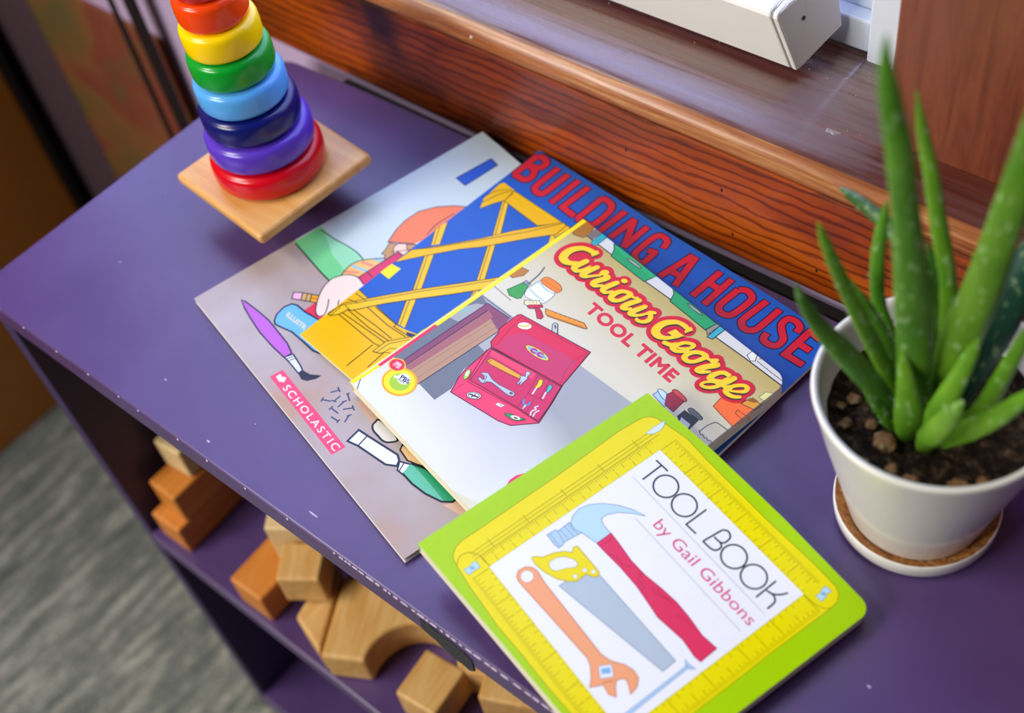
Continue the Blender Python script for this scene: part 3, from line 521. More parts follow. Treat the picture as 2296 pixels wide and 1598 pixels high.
["S",1,8,[554,2318,5,586,2301,5],0,0,0],
["S",1,8,[582,2347,5,615,2330,5],0,0,0],
["P",37,9,[566,2219,570,2253,677,2361,712,2350,675,2276,616,2216]],
["S",38,10,[566,2219,9,570,2253,9,677,2361,9,712,2350,9,675,2276,9,616,2216,9],0,1,0],
["P",37,11,[655,2271,688,2305,759,2290,832,2257,843,2216,800,2187,740,2224]],
["S",38,12,[655,2271,9,688,2305,9,759,2290,9,832,2257,9,843,2216,9,800,2187,9,740,2224,9],0,1,0],
["P",39,13,[755,2353,1249,2538,1340,2512,1318,2486,861,2297,814,2309]],
["S",40,14,[755,2353,10,1249,2538,10,1340,2512,10,1318,2486,10,861,2297,10,814,2309,10],0,1,0],
["S",40,15,[847,2309,6,1307,2495,6],0,0,0],
["S",40,16,[880,2400,8,896,2393,8],0,0,0],
["S",40,16,[945,2424,8,961,2417,8],0,0,0],
["S",40,16,[1004,2446,8,1020,2439,8],0,0,0],
["S",40,16,[1063,2468,8,1079,2461,8],0,0,0],
["S",40,16,[1127,2492,8,1143,2485,8],0,0,0],
["S",40,15,[1191,2516,8,1207,2509,8],0,0,0],
["P",41,15,[1093,2173,1002,2259,1002,2296,1045,2305,1152,2213]],
["S",1,16,[1093,2173,9,1002,2259,9,1002,2296,9,1045,2305,9,1152,2213,9],0,1,0],
["P",42,17,[1083,2242,1084,2244,1083,2247,1081,2250,1078,2254,1073,2259,1068,2263,1062,2267,1055,2271,1049,2275,1043,2277,1037,2279,1032,2280,1029,2280,1027,2279,1026,2277,1026,2274,1028,2270,1032,2266,1036,2262,1042,2257,1048,2253,1054,2249,1061,2246,1067,2243,1072,2241,1077,2240,1081,2240]],
["P",43,4,[760,1515,1779,1767,1871,1563,1971,1311,1996,1246,1801,993,1653,931,948,780,845,978,807,1110]],
["S",44,5,[760,1515,12,1779,1767,12,1871,1563,12,1971,1311,12,1996,1246,12,1801,993,12,1653,931,12,948,780,12,845,978,12,807,1110,12],0,1,0],
["P",45,18,[596,2056,617,2085,1634,2308,1777,1761,758,1528,692,1570,672,1641,656,1701,608,1762,595,1961]],
["S",44,19,[596,2056,12,617,2085,12,1634,2308,12,1777,1761,12,758,1528,12,692,1570,12,672,1641,12,656,1701,12,608,1762,12,595,1961,12],0,1,0],
["P",46,20,[767,1755,842,1932,1421,2074,1639,2102,1741,1767,797,1568]],
["S",47,21,[653,2059,6,1614,2271,6,1601,2064,6,1638,1940,6,1746,1764,6],0,0,0],
["S",47,22,[650,2051,6,779,1564,6],0,0,0],
["S",48,22,[893,1950,5,1395,2048,5],0,0,0],
["P",49,21,[973,1047,785,1507,1781,1745,1901,1470,1973,1253,1668,1205]],
["S",44,23,[973,1047,9,785,1507,9,1781,1745,9,1901,1470,9,1973,1253,9,1668,1205,9],0,1,0],
["P",50,24,[798,1503,1436,1659,1470,1574,844,1438]],
["S",51,25,[1466,1670,6,1595,1411,6,1660,1189,6],0,0,0],
["S",51,26,[1595,1411,6,1737,1458,6,1826,1486,6],0,0,0],
["S",51,27,[1627,1705,6,1740,1462,6],0,0,0],
["S",51,26,[965,1013,6,1683,1193,6,1986,1243,6],0,0,0],
["S",51,27,[746,1467,6,965,1013,6],0,0,0],
["S",51,6,[953,785,6,962,970,6],0,0,0],
["S",51,27,[1706,1424,6,1782,1238,6],0,0,0],
["P",52,23,[856,2062,863,2052,866,2040,866,2026,861,2011,853,1996,841,1982,827,1968,811,1957,793,1948,776,1942,759,1939,743,1940,730,1944,720,1951,713,1961,709,1973,710,1987,715,2002,723,2017,735,2032,749,2045,765,2056,783,2065,800,2071,817,2074,833,2073,846,2069]],
["S",44,24,[856,2062,6,863,2052,6,866,2040,6,866,2026,6,861,2011,6,853,1996,6,841,1982,6,827,1968,6,811,1957,6,793,1948,6,776,1942,6,759,1939,6,743,1940,6,730,1944,6,720,1951,6,713,1961,6,709,1973,6,710,1987,6,715,2002,6,723,2017,6,735,2032,6,749,2045,6,765,2056,6,783,2065,6,800,2071,6,817,2074,6,833,2073,6,846,2069,6],0,1,0],
["S",53,25,[737,1968,20,783,1990,20,811,2027,20,812,2062,20],1,0,1],
["P",54,22,[1382,1884,1380,1872,1370,1860,1352,1847,1327,1835,1295,1824,1260,1815,1222,1808,1183,1803,1145,1801,1110,1802,1081,1805,1057,1812,1042,1820,1035,1831,1036,1843,1046,1855,1065,1868,1091,1880,1122,1891,1159,1900,1197,1907,1236,1912,1274,1914,1308,1913,1337,1909,1360,1903,1375,1894]],
["S",55,23,[1382,1884,6,1380,1872,6,1370,1860,6,1352,1847,6,1327,1835,6,1295,1824,6,1260,1815,6,1222,1808,6,1183,1803,6,1145,1801,6,1110,1802,6,1081,1805,6,1057,1812,6,1042,1820,6,1035,1831,6,1036,1843,6,1046,1855,6,1065,1868,6,1091,1880,6,1122,1891,6,1159,1900,6,1197,1907,6,1236,1912,6,1274,1914,6,1308,1913,6,1337,1909,6,1360,1903,6,1375,1894,6],0,1,0],
["P",56,24,[1356,1881,1355,1872,1346,1862,1330,1853,1308,1843,1281,1835,1251,1827,1218,1821,1185,1817,1153,1814,1124,1814,1099,1817,1080,1821,1067,1827,1061,1834,1062,1843,1072,1853,1088,1862,1110,1872,1137,1881,1167,1888,1200,1894,1233,1898,1265,1901,1294,1901,1319,1898,1338,1894,1351,1888]],
["S",57,25,[1182,1873,18,1145,1871,23,1127,1844,27,1148,1825,27,1182,1829,23,1203,1848,14],1,0,1],
["S",57,26,[1281,1892,18,1244,1890,22,1226,1864,27,1248,1844,27,1281,1849,22,1302,1867,14],1,0,1],
["P",58,28,[889,1357,889,1415,921,1428,1080,1463,1336,1517,1366,1470,1195,1419,935,1351]],
["S",59,29,[889,1357,9,889,1415,9,921,1428,9,1080,1463,9,1336,1517,9,1366,1470,9,1195,1419,9,935,1351,9],0,1,0],
["S",59,30,[925,1353,8,914,1408,8],0,0,0],
["P",60,30,[1334,1514,1383,1541,1337,1583,1341,1609,1375,1621,1402,1596,1396,1570,1425,1536,1434,1471,1439,1421,1426,1418,1407,1470,1410,1401,1399,1398,1378,1464]],
["S",61,31,[1334,1514,8,1383,1541,8,1337,1583,8,1341,1609,8,1375,1621,8,1402,1596,8,1396,1570,8,1425,1536,8,1434,1471,8,1439,1421,8,1426,1418,8,1407,1470,8,1410,1401,8,1399,1398,8,1378,1464,8],0,1,0],
["P",62,27,[980,1190,995,1230,1042,1262,1106,1248,1161,1240,1264,1250,1455,1305,1491,1302,1507,1270,1480,1241,1415,1224,1278,1217,1175,1206,1128,1174,1126,1129,1082,1118,1025,1124,1009,1156,1074,1158,1074,1183,1031,1202,1003,1198]],
["S",61,28,[980,1190,9,995,1230,9,1042,1262,9,1106,1248,9,1161,1240,9,1264,1250,9,1455,1305,9,1491,1302,9,1507,1270,9,1480,1241,9,1415,1224,9,1278,1217,9,1175,1206,9,1128,1174,9,1126,1129,9,1082,1118,9,1025,1124,9,1009,1156,9,1074,1158,9,1074,1183,9,1031,1202,9,1003,1198,9],0,1,0],
["P",63,29,[1477,1283,1478,1279,1478,1276,1477,1272,1474,1268,1471,1265,1468,1262,1463,1260,1458,1258,1453,1257,1449,1257,1444,1258,1440,1260,1437,1262,1435,1265,1434,1269,1434,1273,1435,1277,1438,1280,1441,1284,1444,1287,1449,1289,1454,1291,1458,1291,1463,1291,1468,1290,1471,1288,1474,1286]],
["S",61,29,[1037,1209,8,1074,1215,8,1120,1134,8],0,0,0],
["P",64,26,[1532,1622,1540,1650,1575,1651,1608,1606,1621,1552,1596,1527,1570,1531,1573,1557]],
["S",65,28,[1532,1622,8,1540,1650,8,1575,1651,8,1608,1606,8,1621,1552,8,1596,1527,8,1570,1531,8,1573,1557,8],0,1,0],
["S",66,29,[1600,1530,21,1632,1449,21],0,0,1],
["P",67,28,[1667,1650,1680,1680,1710,1680,1734,1641,1745,1586,1722,1565,1699,1601]],
["S",68,29,[1667,1650,8,1680,1680,8,1710,1680,8,1734,1641,8,1745,1586,8,1722,1565,8,1699,1601,8],0,1,0],
["S",66,30,[1726,1567,21,1764,1491,21],0,0,1],
["S",69,26,[1630,1326,20,1659,1289,20,1693,1293,20],1,0,1],
["S",69,28,[1706,1353,20,1722,1311,20,1697,1297,20],1,0,1],
["P",70,29,[1683,1293,1717,1304,1724,1262,1725,1225,1710,1228]],
["S",61,30,[1683,1293,5,1717,1304,5,1724,1262,5,1725,1225,5,1710,1228,5],0,1,0],
["S",71,27,[1848,1242,18,1817,1287,18,1830,1337,18,1800,1346,18,1810,1383,18],1,0,1],
["S",71,28,[1881,1254,18,1859,1303,18,1867,1350,18],1,0,1],
["P",72,6,[1251,996,1258,986,1260,974,1258,961,1253,946,1243,932,1231,918,1216,906,1199,895,1182,887,1164,882,1147,880,1131,881,1119,885,1109,892,1102,902,1100,914,1102,928,1107,942,1117,957,1129,970,1144,983,1161,993,1179,1002,1197,1007,1214,1009,1229,1008,1242,1003]],
["S",44,27,[1251,996,6,1258,986,6,1260,974,6,1258,961,6,1253,946,6,1243,932,6,1231,918,6,1216,906,6,1199,895,6,1182,887,6,1164,882,6,1147,880,6,1131,881,6,1119,885,6,1109,892,6,1102,902,6,1100,914,6,1102,928,6,1107,942,6,1117,957,6,1129,970,6,1144,983,6,1161,993,6,1179,1002,6,1197,1007,6,1214,1009,6,1229,1008,6,1242,1003,6],0,1,0],
["P",73,28,[1236,985,1241,977,1243,968,1241,957,1237,946,1229,935,1220,924,1208,914,1195,906,1181,899,1167,895,1153,894,1142,894,1132,898,1124,903,1119,911,1117,920,1119,931,1123,942,1131,954,1141,964,1153,974,1166,983,1180,989,1194,993,1207,995,1219,994,1229,991]],
["P",72,29,[1232,979,1236,973,1237,964,1235,955,1231,946,1224,936,1215,926,1205,918,1193,910,1181,904,1169,900,1157,899,1147,899,1138,902,1132,907,1128,913,1127,921,1128,930,1133,940,1139,950,1148,959,1159,968,1171,976,1183,981,1195,985,1207,987,1217,986,1226,984]],
["S",73,30,[1130,917,18,1159,935,18,1201,947,18,1240,968,18],1,0,0],
["S",73,31,[1174,911,18,1180,941,18,1190,967,18],1,0,0],
["P",74,29,[1452,1047,1458,1088,1541,1116,1530,1066]],
["S",75,30,[1482,1081,8,1511,1092,8,1515,1072,8],0,0,0],
["P",76,27,[1622,1048,1672,1089,1786,1134,1847,1166,1846,1142,1791,1074,1723,1049,1651,1039]],
["S",77,28,[1622,1048,8,1672,1089,8,1786,1134,8,1847,1166,8,1846,1142,8,1791,1074,8,1723,1049,8,1651,1039,8],0,1,0],
["P",78,29,[1811,1127,1812,1122,1811,1116,1807,1108,1801,1101,1792,1093,1782,1086,1770,1079,1758,1073,1746,1069,1735,1066,1724,1065,1716,1066,1709,1068,1705,1072,1703,1078,1705,1084,1709,1091,1715,1099,1724,1107,1734,1114,1746,1121,1758,1127,1770,1131,1781,1134,1792,1135,1800,1134,1807,1131]],
["P",79,30,[1787,1110,1788,1108,1788,1104,1786,1101,1784,1097,1780,1093,1775,1090,1770,1087,1765,1084,1759,1082,1754,1081,1749,1081,1745,1082,1742,1083,1740,1085,1739,1088,1739,1091,1740,1095,1743,1099,1747,1103,1751,1106,1756,1109,1762,1112,1767,1113,1773,1114,1778,1115,1782,1114,1785,1113]],
["P",80,28,[914,1003,905,1003,896,1007,886,1014,875,1023,865,1035,856,1049,848,1064,841,1079,837,1094,835,1108,835,1119,838,1128,843,1135,850,1138,858,1137,868,1134,878,1127,889,1117,899,1105,908,1091,916,1076,922,1061,927,1046,929,1033,928,1021,925,1012,921,1006]],
["S",81,29,[914,1003,6,905,1003,6,896,1007,6,886,1014,6,875,1023,6,865,1035,6,856,1049,6,848,1064,6,841,1079,6,837,1094,6,835,1108,6,835,1119,6,838,1128,6,843,1135,6,850,1138,6,858,1137,6,868,1134,6,878,1127,6,889,1117,6,899,1105,6,908,1091,6,916,1076,6,922,1061,6,927,1046,6,929,1033,6,928,1021,6,925,1012,6,921,1006,6],0,1,0],
["P",82,30,[893,1043,888,1043,883,1045,877,1049,871,1054,865,1061,860,1069,855,1078,851,1087,849,1095,847,1103,848,1110,849,1115,852,1119,856,1121,860,1121,866,1119,872,1115,878,1109,884,1102,889,1094,894,1085,897,1077,900,1068,901,1060,901,1053,899,1048,897,1044]],
["P",83,2,[2391,469,2359,544,2365,631,2405,720,2459,758,2467,550]],
["P",84,1,[2581,2421,2589,2487,2778,2521,2798,2393]],
["S",85,2,[2581,2421,9,2589,2487,9,2778,2521,9,2798,2393,9],0,1,0],
["P",86,3,[2574,2500,2569,2511,2576,2524,2591,2534,2613,2541,2647,2542,2692,2539,2736,2533,2766,2527,2781,2519,2785,2509,2783,2499,2776,2490,2764,2481,2746,2472,2724,2464,2699,2462,2667,2467,2629,2477,2595,2489]],
["S",85,4,[2574,2500,9,2569,2511,9,2576,2524,9,2591,2534,9,2613,2541,9,2647,2542,9,2692,2539,9,2736,2533,9,2766,2527,9,2781,2519,9,2785,2509,9,2783,2499,9,2776,2490,9,2764,2481,9,2746,2472,9,2724,2464,9,2699,2462,9,2667,2467,9,2629,2477,9,2595,2489,9],0,1,0],
["P",87,5,[2689,2533,2708,2611,2892,2600,2913,2422,2777,2423]],
["S",88,6,[2689,2533,9,2708,2611,9,2892,2600,9,2913,2422,9,2777,2423,9],0,1,0],
["P",89,7,[2690,2612,2689,2622,2694,2635,2706,2648,2726,2655,2760,2658,2805,2656,2850,2652,2882,2646,2899,2638,2908,2626,2907,2614,2898,2606,2874,2600,2838,2597,2799,2596,2767,2596,2741,2598,2718,2601,2700,2606]],
["S",88,8,[2690,2612,9,2689,2622,9,2694,2635,9,2706,2648,9,2726,2655,9,2760,2658,9,2805,2656,9,2850,2652,9,2882,2646,9,2899,2638,9,2908,2626,9,2907,2614,9,2898,2606,9,2874,2600,9,2838,2597,9,2799,2596,9,2767,2596,9,2741,2598,9,2718,2601,9,2700,2606,9],0,1,0],
["P",90,1,[2987,2414,2984,2525,3185,2542,3206,2382,3077,2373]],
["S",1,2,[2987,2414,8,2984,2525,8,3185,2542,8,3206,2382,8,3077,2373,8],0,1,0],
["P",91,3,[3026,2438,3165,2443,3189,2373,3069,2364]],
["P",92,3,[3003,2558,2998,2569,2999,2583,3007,2597,3025,2606,3059,2609,3107,2609,3154,2605,3186,2600,3202,2591,3207,2578,3204,2566,3193,2556,3172,2550,3140,2545,3106,2543,3077,2542,3053,2543,3031,2546,3013,2551]],
["S",1,4,[3003,2558,8,2998,2569,8,2999,2583,8,3007,2597,8,3025,2606,8,3059,2609,8,3107,2609,8,3154,2605,8,3186,2600,8,3202,2591,8,3207,2578,8,3204,2566,8,3193,2556,8,3172,2550,8,3140,2545,8,3106,2543,8,3077,2542,8,3053,2543,8,3031,2546,8,3013,2551,8],0,1,0],
["S",93,1,[3303,2442,13,3301,2551,13,3324,2637,13,3359,2668,13,3509,2680,13],1,0,1],
["S",93,2,[3289,2455,10,3341,2427,10,3355,2447,10,3396,2429,10,3412,2446,10,3450,2431,10,3463,2450,10,3521,2438,10],0,0,1],
["P",94,1,[3159,2791,3138,2903,3150,3002,3359,3062,3477,3100,3488,3076,3491,2752,3272,2774]],
["S",95,2,[3159,2791,10,3138,2903,10,3150,3002,10,3359,3062,10,3477,3100,10,3543,2958,10,3497,2752,10,3272,2774,10],0,1,0],
["S",95,3,[3533,2891,9,3395,2895,9,3377,2945,9,3567,2955,9],0,0,0],
["P",96,3,[3488,3072,3344,3032,3358,3152,3487,3178]],
["S",1,4,[3344,3032,8,3358,3152,8,3508,3183,8,3510,3078,8],0,1,0],
["P",97,5,[3360,3105,3371,3183,3454,3189,3435,3141]],
["P",98,1,[3486,3237,3415,3228,3417,3336,3484,3378]],
["S",99,2,[3415,3228,8,3417,3336,8,3488,3381,8,3503,3239,8],0,1,0],
["P",100,6,[-39,3420,-41,3629,13,3629,44,1260,-1,1245]],
["P",101,7,[-1,1245,44,1260,61,401,16,385]],
["P",100,8,[0,15,16,385,61,401,46,17,0,5]],
["P",102,10,[585,565,612,529,629,488,635,445,630,401,613,359,587,320,551,287,508,262,460,244,409,237,357,239,308,250,264,271,227,300,198,336,180,377,174,421,179,466,195,509,223,548,259,581,303,607,353,624,404,631,456,629,505,616,548,595]],
["P",103,11,[564,550,588,518,603,483,608,445,603,406,588,369,564,335,533,306,495,283,452,268,407,261,362,262,319,273,280,291,247,316,223,347,207,383,202,422,207,461,221,498,246,533,278,562,317,585,360,600,406,607,451,605,494,594,532,575]],
["P",104,12,[516,509,534,487,545,463,550,438,548,412,539,387,524,364,503,345,478,330,450,320,420,316,390,317,360,325,333,337,311,355,293,376,281,401,276,427,278,453,287,478,302,501,323,520,348,535,377,545,407,549,438,547,467,540,494,527]],
["P",105,13,[490,531,498,517,502,502,501,486,496,471,486,456,473,444,457,434,439,426,420,423,400,422,381,426,363,432,348,442,336,454,328,469,324,484,325,500,330,516,340,530,353,543,369,553,387,560,407,564,427,564,446,560,464,554,479,544]],
["P",105,14,[333,454,336,451,338,447,338,443,338,438,336,434,333,430,329,427,325,424,320,422,315,422,309,422,304,423,300,425,296,428,293,431,292,435,291,440,292,444,293,448,296,452,300,455,305,458,310,460,315,460,320,460,325,459,330,457]],
["T",106,14,"PBS",[371,466,134,19,-27,54],0.028],
["T",106,15,"KIDS",[375,435,96,17,-13,27],0.02],
["P",107,13,[275,615,287,598,294,579,295,559,290,538,280,518,265,500,246,485,224,473,199,466,174,462,149,464,125,470,104,480,88,494,75,511,69,530,67,551,72,572,82,592,97,610,117,625,139,637,164,644,189,647,214,646,238,640,258,629]],
["P",108,14,[262,608,273,593,279,577,280,559,276,541,268,524,255,508,238,495,219,484,198,477,176,474,154,475,133,480,115,489,101,501,90,516,84,533,83,551,86,569,95,586,108,602,125,615,144,626,165,632,188,635,209,634,230,629,248,620]],
["T",109,15,"SEE",[150,552,89,15,-19,34],0.018],
["T",109,16,"IT ON",[153,514,95,15,-19,34],0.018],
["T",110,1,"TOOL TIME",[1104,2676,1477,-5,-9,167],0.04],
["P",111,1,[550,3292,567,3268,577,3239,578,3208,571,3176,557,3144,535,3115,508,3089,476,3067,440,3052,404,3043,367,3042,334,3047,304,3060,279,3079,262,3103,252,3132,250,3163,257,3196,271,3228,293,3257,321,3284,354,3305,390,3320,426,3329,463,3330,496,3324,526,3311]],
["P",111,1,[2203,3284,2217,3261,2225,3234,2225,3205,2219,3175,2205,3145,2185,3117,2160,3092,2130,3072,2098,3058,2066,3050,2034,3048,2004,3054,1977,3065,1956,3083,1942,3106,1934,3133,1933,3163,1940,3193,1954,3223,1974,3251,2000,3276,2029,3296,2061,3311,2094,3319,2127,3320,2156,3314,2182,3302]],
["S",111,8,[504,3355,192,430,3343,196,364,3323,192,314,3290,200,256,3206,217,241,3116,233,266,3038,238,333,3010,225,406,3034,200,465,3087,188],1,0,1],
["S",111,9,[521,3190,203,496,3070,207,501,3015,203,559,3008,186,600,3067,170,619,3172,149],1,0,1],
["S",111,10,[692,3217,193,657,3083,206,656,3015,201,700,3019,181,747,3072,164,816,3162,156],1,0,1],
["S",111,11,[816,3162,155,797,3216,171,820,3252,171,847,3252,167],1,0,1],
["S",111,12,[820,3205,163,908,3199,200,858,3071,204,856,3016,200,904,3012,180,956,3070,163],1,0,1],
["S",111,13,[1051,3224,190,1013,3094,202,1018,3034,198,1069,3027,173,1118,3095,161],1,0,1],
["S",111,14,[1253,3217,176,1190,3171,184,1161,3086,200,1178,3025,200,1232,3015,184,1281,3064,176,1304,3145,184,1305,3218,188,1253,3217,176],1,0,1],
["S",111,15,[1309,3215,167,1372,3214,151,1401,3243,151],1,0,1],
["S",111,16,[1447,3225,190,1394,3088,197,1392,3022,194,1436,3028,170,1468,3073,158],1,0,1],
["S",111,17,[1567,3211,184,1526,3081,196,1524,3024,192,1574,3034,169,1627,3088,157,1659,3151,153],1,0,1],
["S",111,18,[1659,3151,152,1676,3200,164,1720,3229,164],1,0,1],
["S",111,19,[1676,3181,164,1721,3164,179,1751,3109,183,1727,3044,168,1668,3010,164,1639,3018,156],1,0,1],
["S",111,20,[2178,3339,175,2104,3344,179,2037,3333,175,1989,3305,183,1922,3220,198,1904,3127,213,1928,3054,221,1993,3027,206,2061,3047,179,2115,3097,168,2170,3192,168],1,0,1],
["S",111,21,[2128,3011,174,2201,3037,174,2243,3079,174,2290,3171,163,2357,3218,163,2396,3217,166,2393,3166,163,2353,3113,151,2297,3074,144],1,0,1],
["S",111,22,[2241,3072,196,2251,3027,188,2311,3025,173,2373,3076,158,2405,3118,151],1,0,1],
["S",111,23,[2537,3210,171,2473,3163,171,2436,3089,178,2445,3026,186,2505,3015,171,2559,3055,164,2595,3138,171,2603,3211,178,2537,3210,171],1,0,1],
["S",111,24,[2623,3202,155,2667,3205,148,2700,3227,159,2728,3259,159],1,0,1],
["S",111,25,[2706,3203,155,2780,3214,180,2716,3113,188,2678,3014,184,2729,3020,166,2790,3087,147],1,0,1],
["S",111,26,[2974,3206,167,2913,3193,167,2872,3143,170,2849,3066,181,2858,3022,174,2908,3045,152,2980,3093,152,3006,3157,167],1,0,1],
["S",111,27,[3046,3216,177,3035,3147,177,3011,3063,166,2984,2981,159,2927,2912,152,2863,2893,152,2853,2929,145,2887,2986,145,2944,3029,145,3044,3057,152,3097,3086,159],1,0,1],
["S",111,28,[3097,3086,158,3136,3164,158,3194,3224,158,3248,3224,165,3256,3172,158,3210,3119,144,3149,3071,136],1,0,1],
["S",111,29,[3103,3089,187,3108,3031,179,3161,3016,165,3228,3039,158,3272,3080,151],1,0,1],
["P",111,15,[1168,3356,1180,3340,1187,3324,1190,3306,1188,3288,1182,3271,1172,3256,1158,3244,1142,3234,1123,3228,1103,3226,1083,3228,1064,3234,1047,3243,1032,3256,1020,3271,1013,3288,1010,3306,1012,3324,1018,3341,1028,3356,1042,3369,1058,3378,1077,3384,1097,3386,1117,3384,1136,3378,1154,3368]],
["P",111,11,[564,3408,578,3391,588,3372,594,3352,594,3332,590,3313,580,3297,567,3283,550,3272,530,3266,509,3264,486,3267,464,3274,444,3285,426,3299,412,3317,401,3336,396,3356,395,3376,400,3395,409,3411,423,3425,440,3436,460,3442,481,3444,504,3441,526,3434,546,3423]],
["P",111,22,[2245,3385,2257,3368,2266,3351,2270,3332,2270,3313,2265,3296,2257,3280,2244,3267,2229,3257,2211,3251,2192,3249,2172,3252,2153,3258,2135,3269,2120,3282,2108,3298,2099,3316,2095,3335,2095,3354,2099,3372,2108,3388,2121,3401,2136,3411,2154,3416,2173,3418,2193,3415,2212,3409,2230,3398]],
["S",112,12,[523,3339,67,449,3326,71,383,3307,67,333,3274,75,276,3190,92,260,3099,108,285,3022,113,353,2994,100,425,3018,75,484,3071,63],1,0,1],
["S",112,13,[540,3173,79,515,3054,83,520,2999,79,578,2992,62,619,3051,46,638,3156,25],1,0,1],
["S",112,14,[710,3201,70,676,3067,82,674,2999,78,719,3003,58,765,3057,41,835,3146,33],1,0,1],
["S",112,15,[835,3146,33,816,3199,49,839,3236,49,866,3236,45],1,0,1],
["S",112,16,[839,3189,41,926,3183,78,876,3055,82,874,3001,78,923,2996,57,974,3054,41],1,0,1],
["S",112,17,[1069,3208,69,1031,3079,81,1036,3019,77,1087,3011,52,1136,3080,40],1,0,1],
["S",112,18,[1271,3202,56,1208,3155,64,1179,3070,80,1196,3010,80,1249,2999,64,1298,3049,56,1321,3130,64,1323,3202,68,1271,3202,56],1,0,1],
["S",112,19,[1326,3199,48,1390,3198,32,1419,3227,32],1,0,1],
["S",112,20,[1465,3210,71,1412,3073,79,1409,3006,75,1454,3013,51,1486,3058,39],1,0,1],
["S",112,21,[1584,3195,67,1544,3066,78,1541,3009,75,1591,3019,51,1644,3072,39,1676,3136,35],1,0,1],
["S",112,22,[1676,3136,35,1693,3184,47,1737,3214,47],1,0,1],
["S",112,23,[1693,3166,47,1738,3148,62,1768,3094,66,1744,3029,51,1686,2994,47,1656,3002,39],1,0,1],
["S",112,23,[2195,3324,61,2120,3329,65,2054,3318,61,2005,3289,69,1939,3204,84,1920,3111,99,1945,3039,107,2009,3012,91,2077,3032,65,2132,3082,53,2187,3176,53],1,0,1],
["S",112,24,[2144,2996,60,2217,3022,60,2259,3064,60,2307,3156,49,2373,3202,49,2412,3202,53,2409,3151,49,2369,3098,38,2313,3059,30],1,0,1],
["S",112,25,[2257,3057,83,2267,3012,75,2327,3010,60,2389,3061,45,2421,3103,38],1,0,1],
["S",112,26,[2553,3195,59,2489,3148,59,2452,3074,67,2461,3011,74,2521,3001,59,2575,3040,52,2611,3123,59,2619,3196,67,2553,3195,59],1,0,1],
["S",112,28,[2638,3187,44,2682,3190,37,2716,3212,48,2744,3244,48],1,0,1],
["S",112,29,[2722,3188,44,2795,3199,70,2732,3098,77,2694,3000,74,2745,3005,55,2805,3073,37],1,0,1],
["S",112,30,[2989,3191,58,2928,3178,58,2887,3128,62,2865,3052,73,2873,3008,65,2924,3031,44,2995,3078,44,3021,3142,58],1,0,1],
["S",112,31,[3061,3202,69,3050,3132,69,3026,3048,58,3000,2967,51,2942,2898,43,2878,2879,43,2868,2915,36,2902,2971,36,2959,3015,36,3059,3043,43,3112,3072,51],1,0,1],
["S",112,32,[3112,3072,50,3151,3149,50,3209,3209,50,3263,3209,57,3270,3157,50,3225,3104,36,3164,3056,29],1,0,1],
["S",112,33,[3118,3075,79,3123,3016,72,3176,3001,57,3242,3025,50,3287,3065,43],1,0,1],
["P",112,13,[488,3351,503,3393,560,3373,534,3275,486,3295]],
["P",112,24,[2176,3334,2191,3375,2243,3352,2208,3255,2178,3276]],
["P",112,26,[2058,3120,2088,3222,2146,3219,2235,3223,2188,3139,2144,3125]],
["P",112,16,[1146,3315,1150,3308,1152,3301,1152,3293,1150,3285,1146,3278,1140,3271,1133,3265,1124,3261,1115,3258,1106,3257,1096,3258,1088,3260,1080,3264,1075,3270,1070,3276,1068,3284,1068,3292,1070,3300,1074,3307,1080,3314,1088,3320,1096,3324,1106,3327,1115,3328,1124,3327,1133,3324,1140,3320]],
["S",113,14,[504,3355,67,430,3343,71,364,3323,67,314,3290,75,256,3206,92,241,3116,108,266,3038,113,333,3010,100,406,3034,75,465,3087,63],1,0,1],
["S",113,15,[521,3190,79,496,3070,83,501,3015,79,559,3008,62,600,3067,46,619,3172,25],1,0,1],
["S",113,17,[692,3217,70,657,3083,82,656,3015,78,700,3019,58,747,3072,41,816,3162,33],1,0,1],
["S",113,18,[816,3162,33,797,3216,49,820,3252,49,847,3252,45],1,0,1],
["S",113,19,[820,3205,41,908,3199,78,858,3071,82,856,3016,78,904,3012,57,956,3070,41],1,0,1],
["S",113,20,[1051,3224,69,1013,3094,81,1018,3034,77,1069,3027,52,1118,3095,40],1,0,1],
["S",113,21,[1253,3217,56,1190,3171,64,1161,3086,80,1178,3025,80,1232,3015,64,1281,3064,56,1304,3145,64,1305,3218,68,1253,3217,56],1,0,1],
["S",113,22,[1309,3215,48,1372,3214,32,1401,3243,32],1,0,1],
["S",113,23,[1447,3225,71,1394,3088,79,1392,3022,75,1436,3028,51,1468,3073,39],1,0,1],
["S",113,24,[1567,3211,67,1526,3081,78,1524,3024,75,1574,3034,51,1627,3088,39,1659,3151,35],1,0,1],
["S",113,25,[1659,3151,35,1676,3200,47,1720,3229,47],1,0,1],
["S",113,26,[1676,3181,47,1721,3164,62,1751,3109,66,1727,3044,51,1668,3010,47,1639,3018,39],1,0,1],
["S",113,27,[2178,3339,61,2104,3344,65,2037,3333,61,1989,3305,69,1922,3220,84,1904,3127,99,1928,3054,107,1993,3027,91,2061,3047,65,2115,3097,53,2170,3192,53],1,0,1],
["S",113,28,[2128,3011,60,2201,3037,60,2243,3079,60,2290,3171,49,2357,3218,49,2396,3217,53,2393,3166,49,2353,3113,38,2297,3074,30],1,0,1],
["S",113,29,[2241,3072,83,2251,3027,75,2311,3025,60,2373,3076,45,2405,3118,38],1,0,1],
["S",113,30,[2537,3210,59,2473,3163,59,2436,3089,67,2445,3026,74,2505,3015,59,2559,3055,52,2595,3138,59,2603,3211,67,2537,3210,59],1,0,1],
["S",113,31,[2623,3202,44,2667,3205,37,2700,3227,48,2728,3259,48],1,0,1],
["S",113,32,[2706,3203,44,2780,3214,70,2716,3113,77,2678,3014,74,2729,3020,55,2790,3087,37],1,0,1],
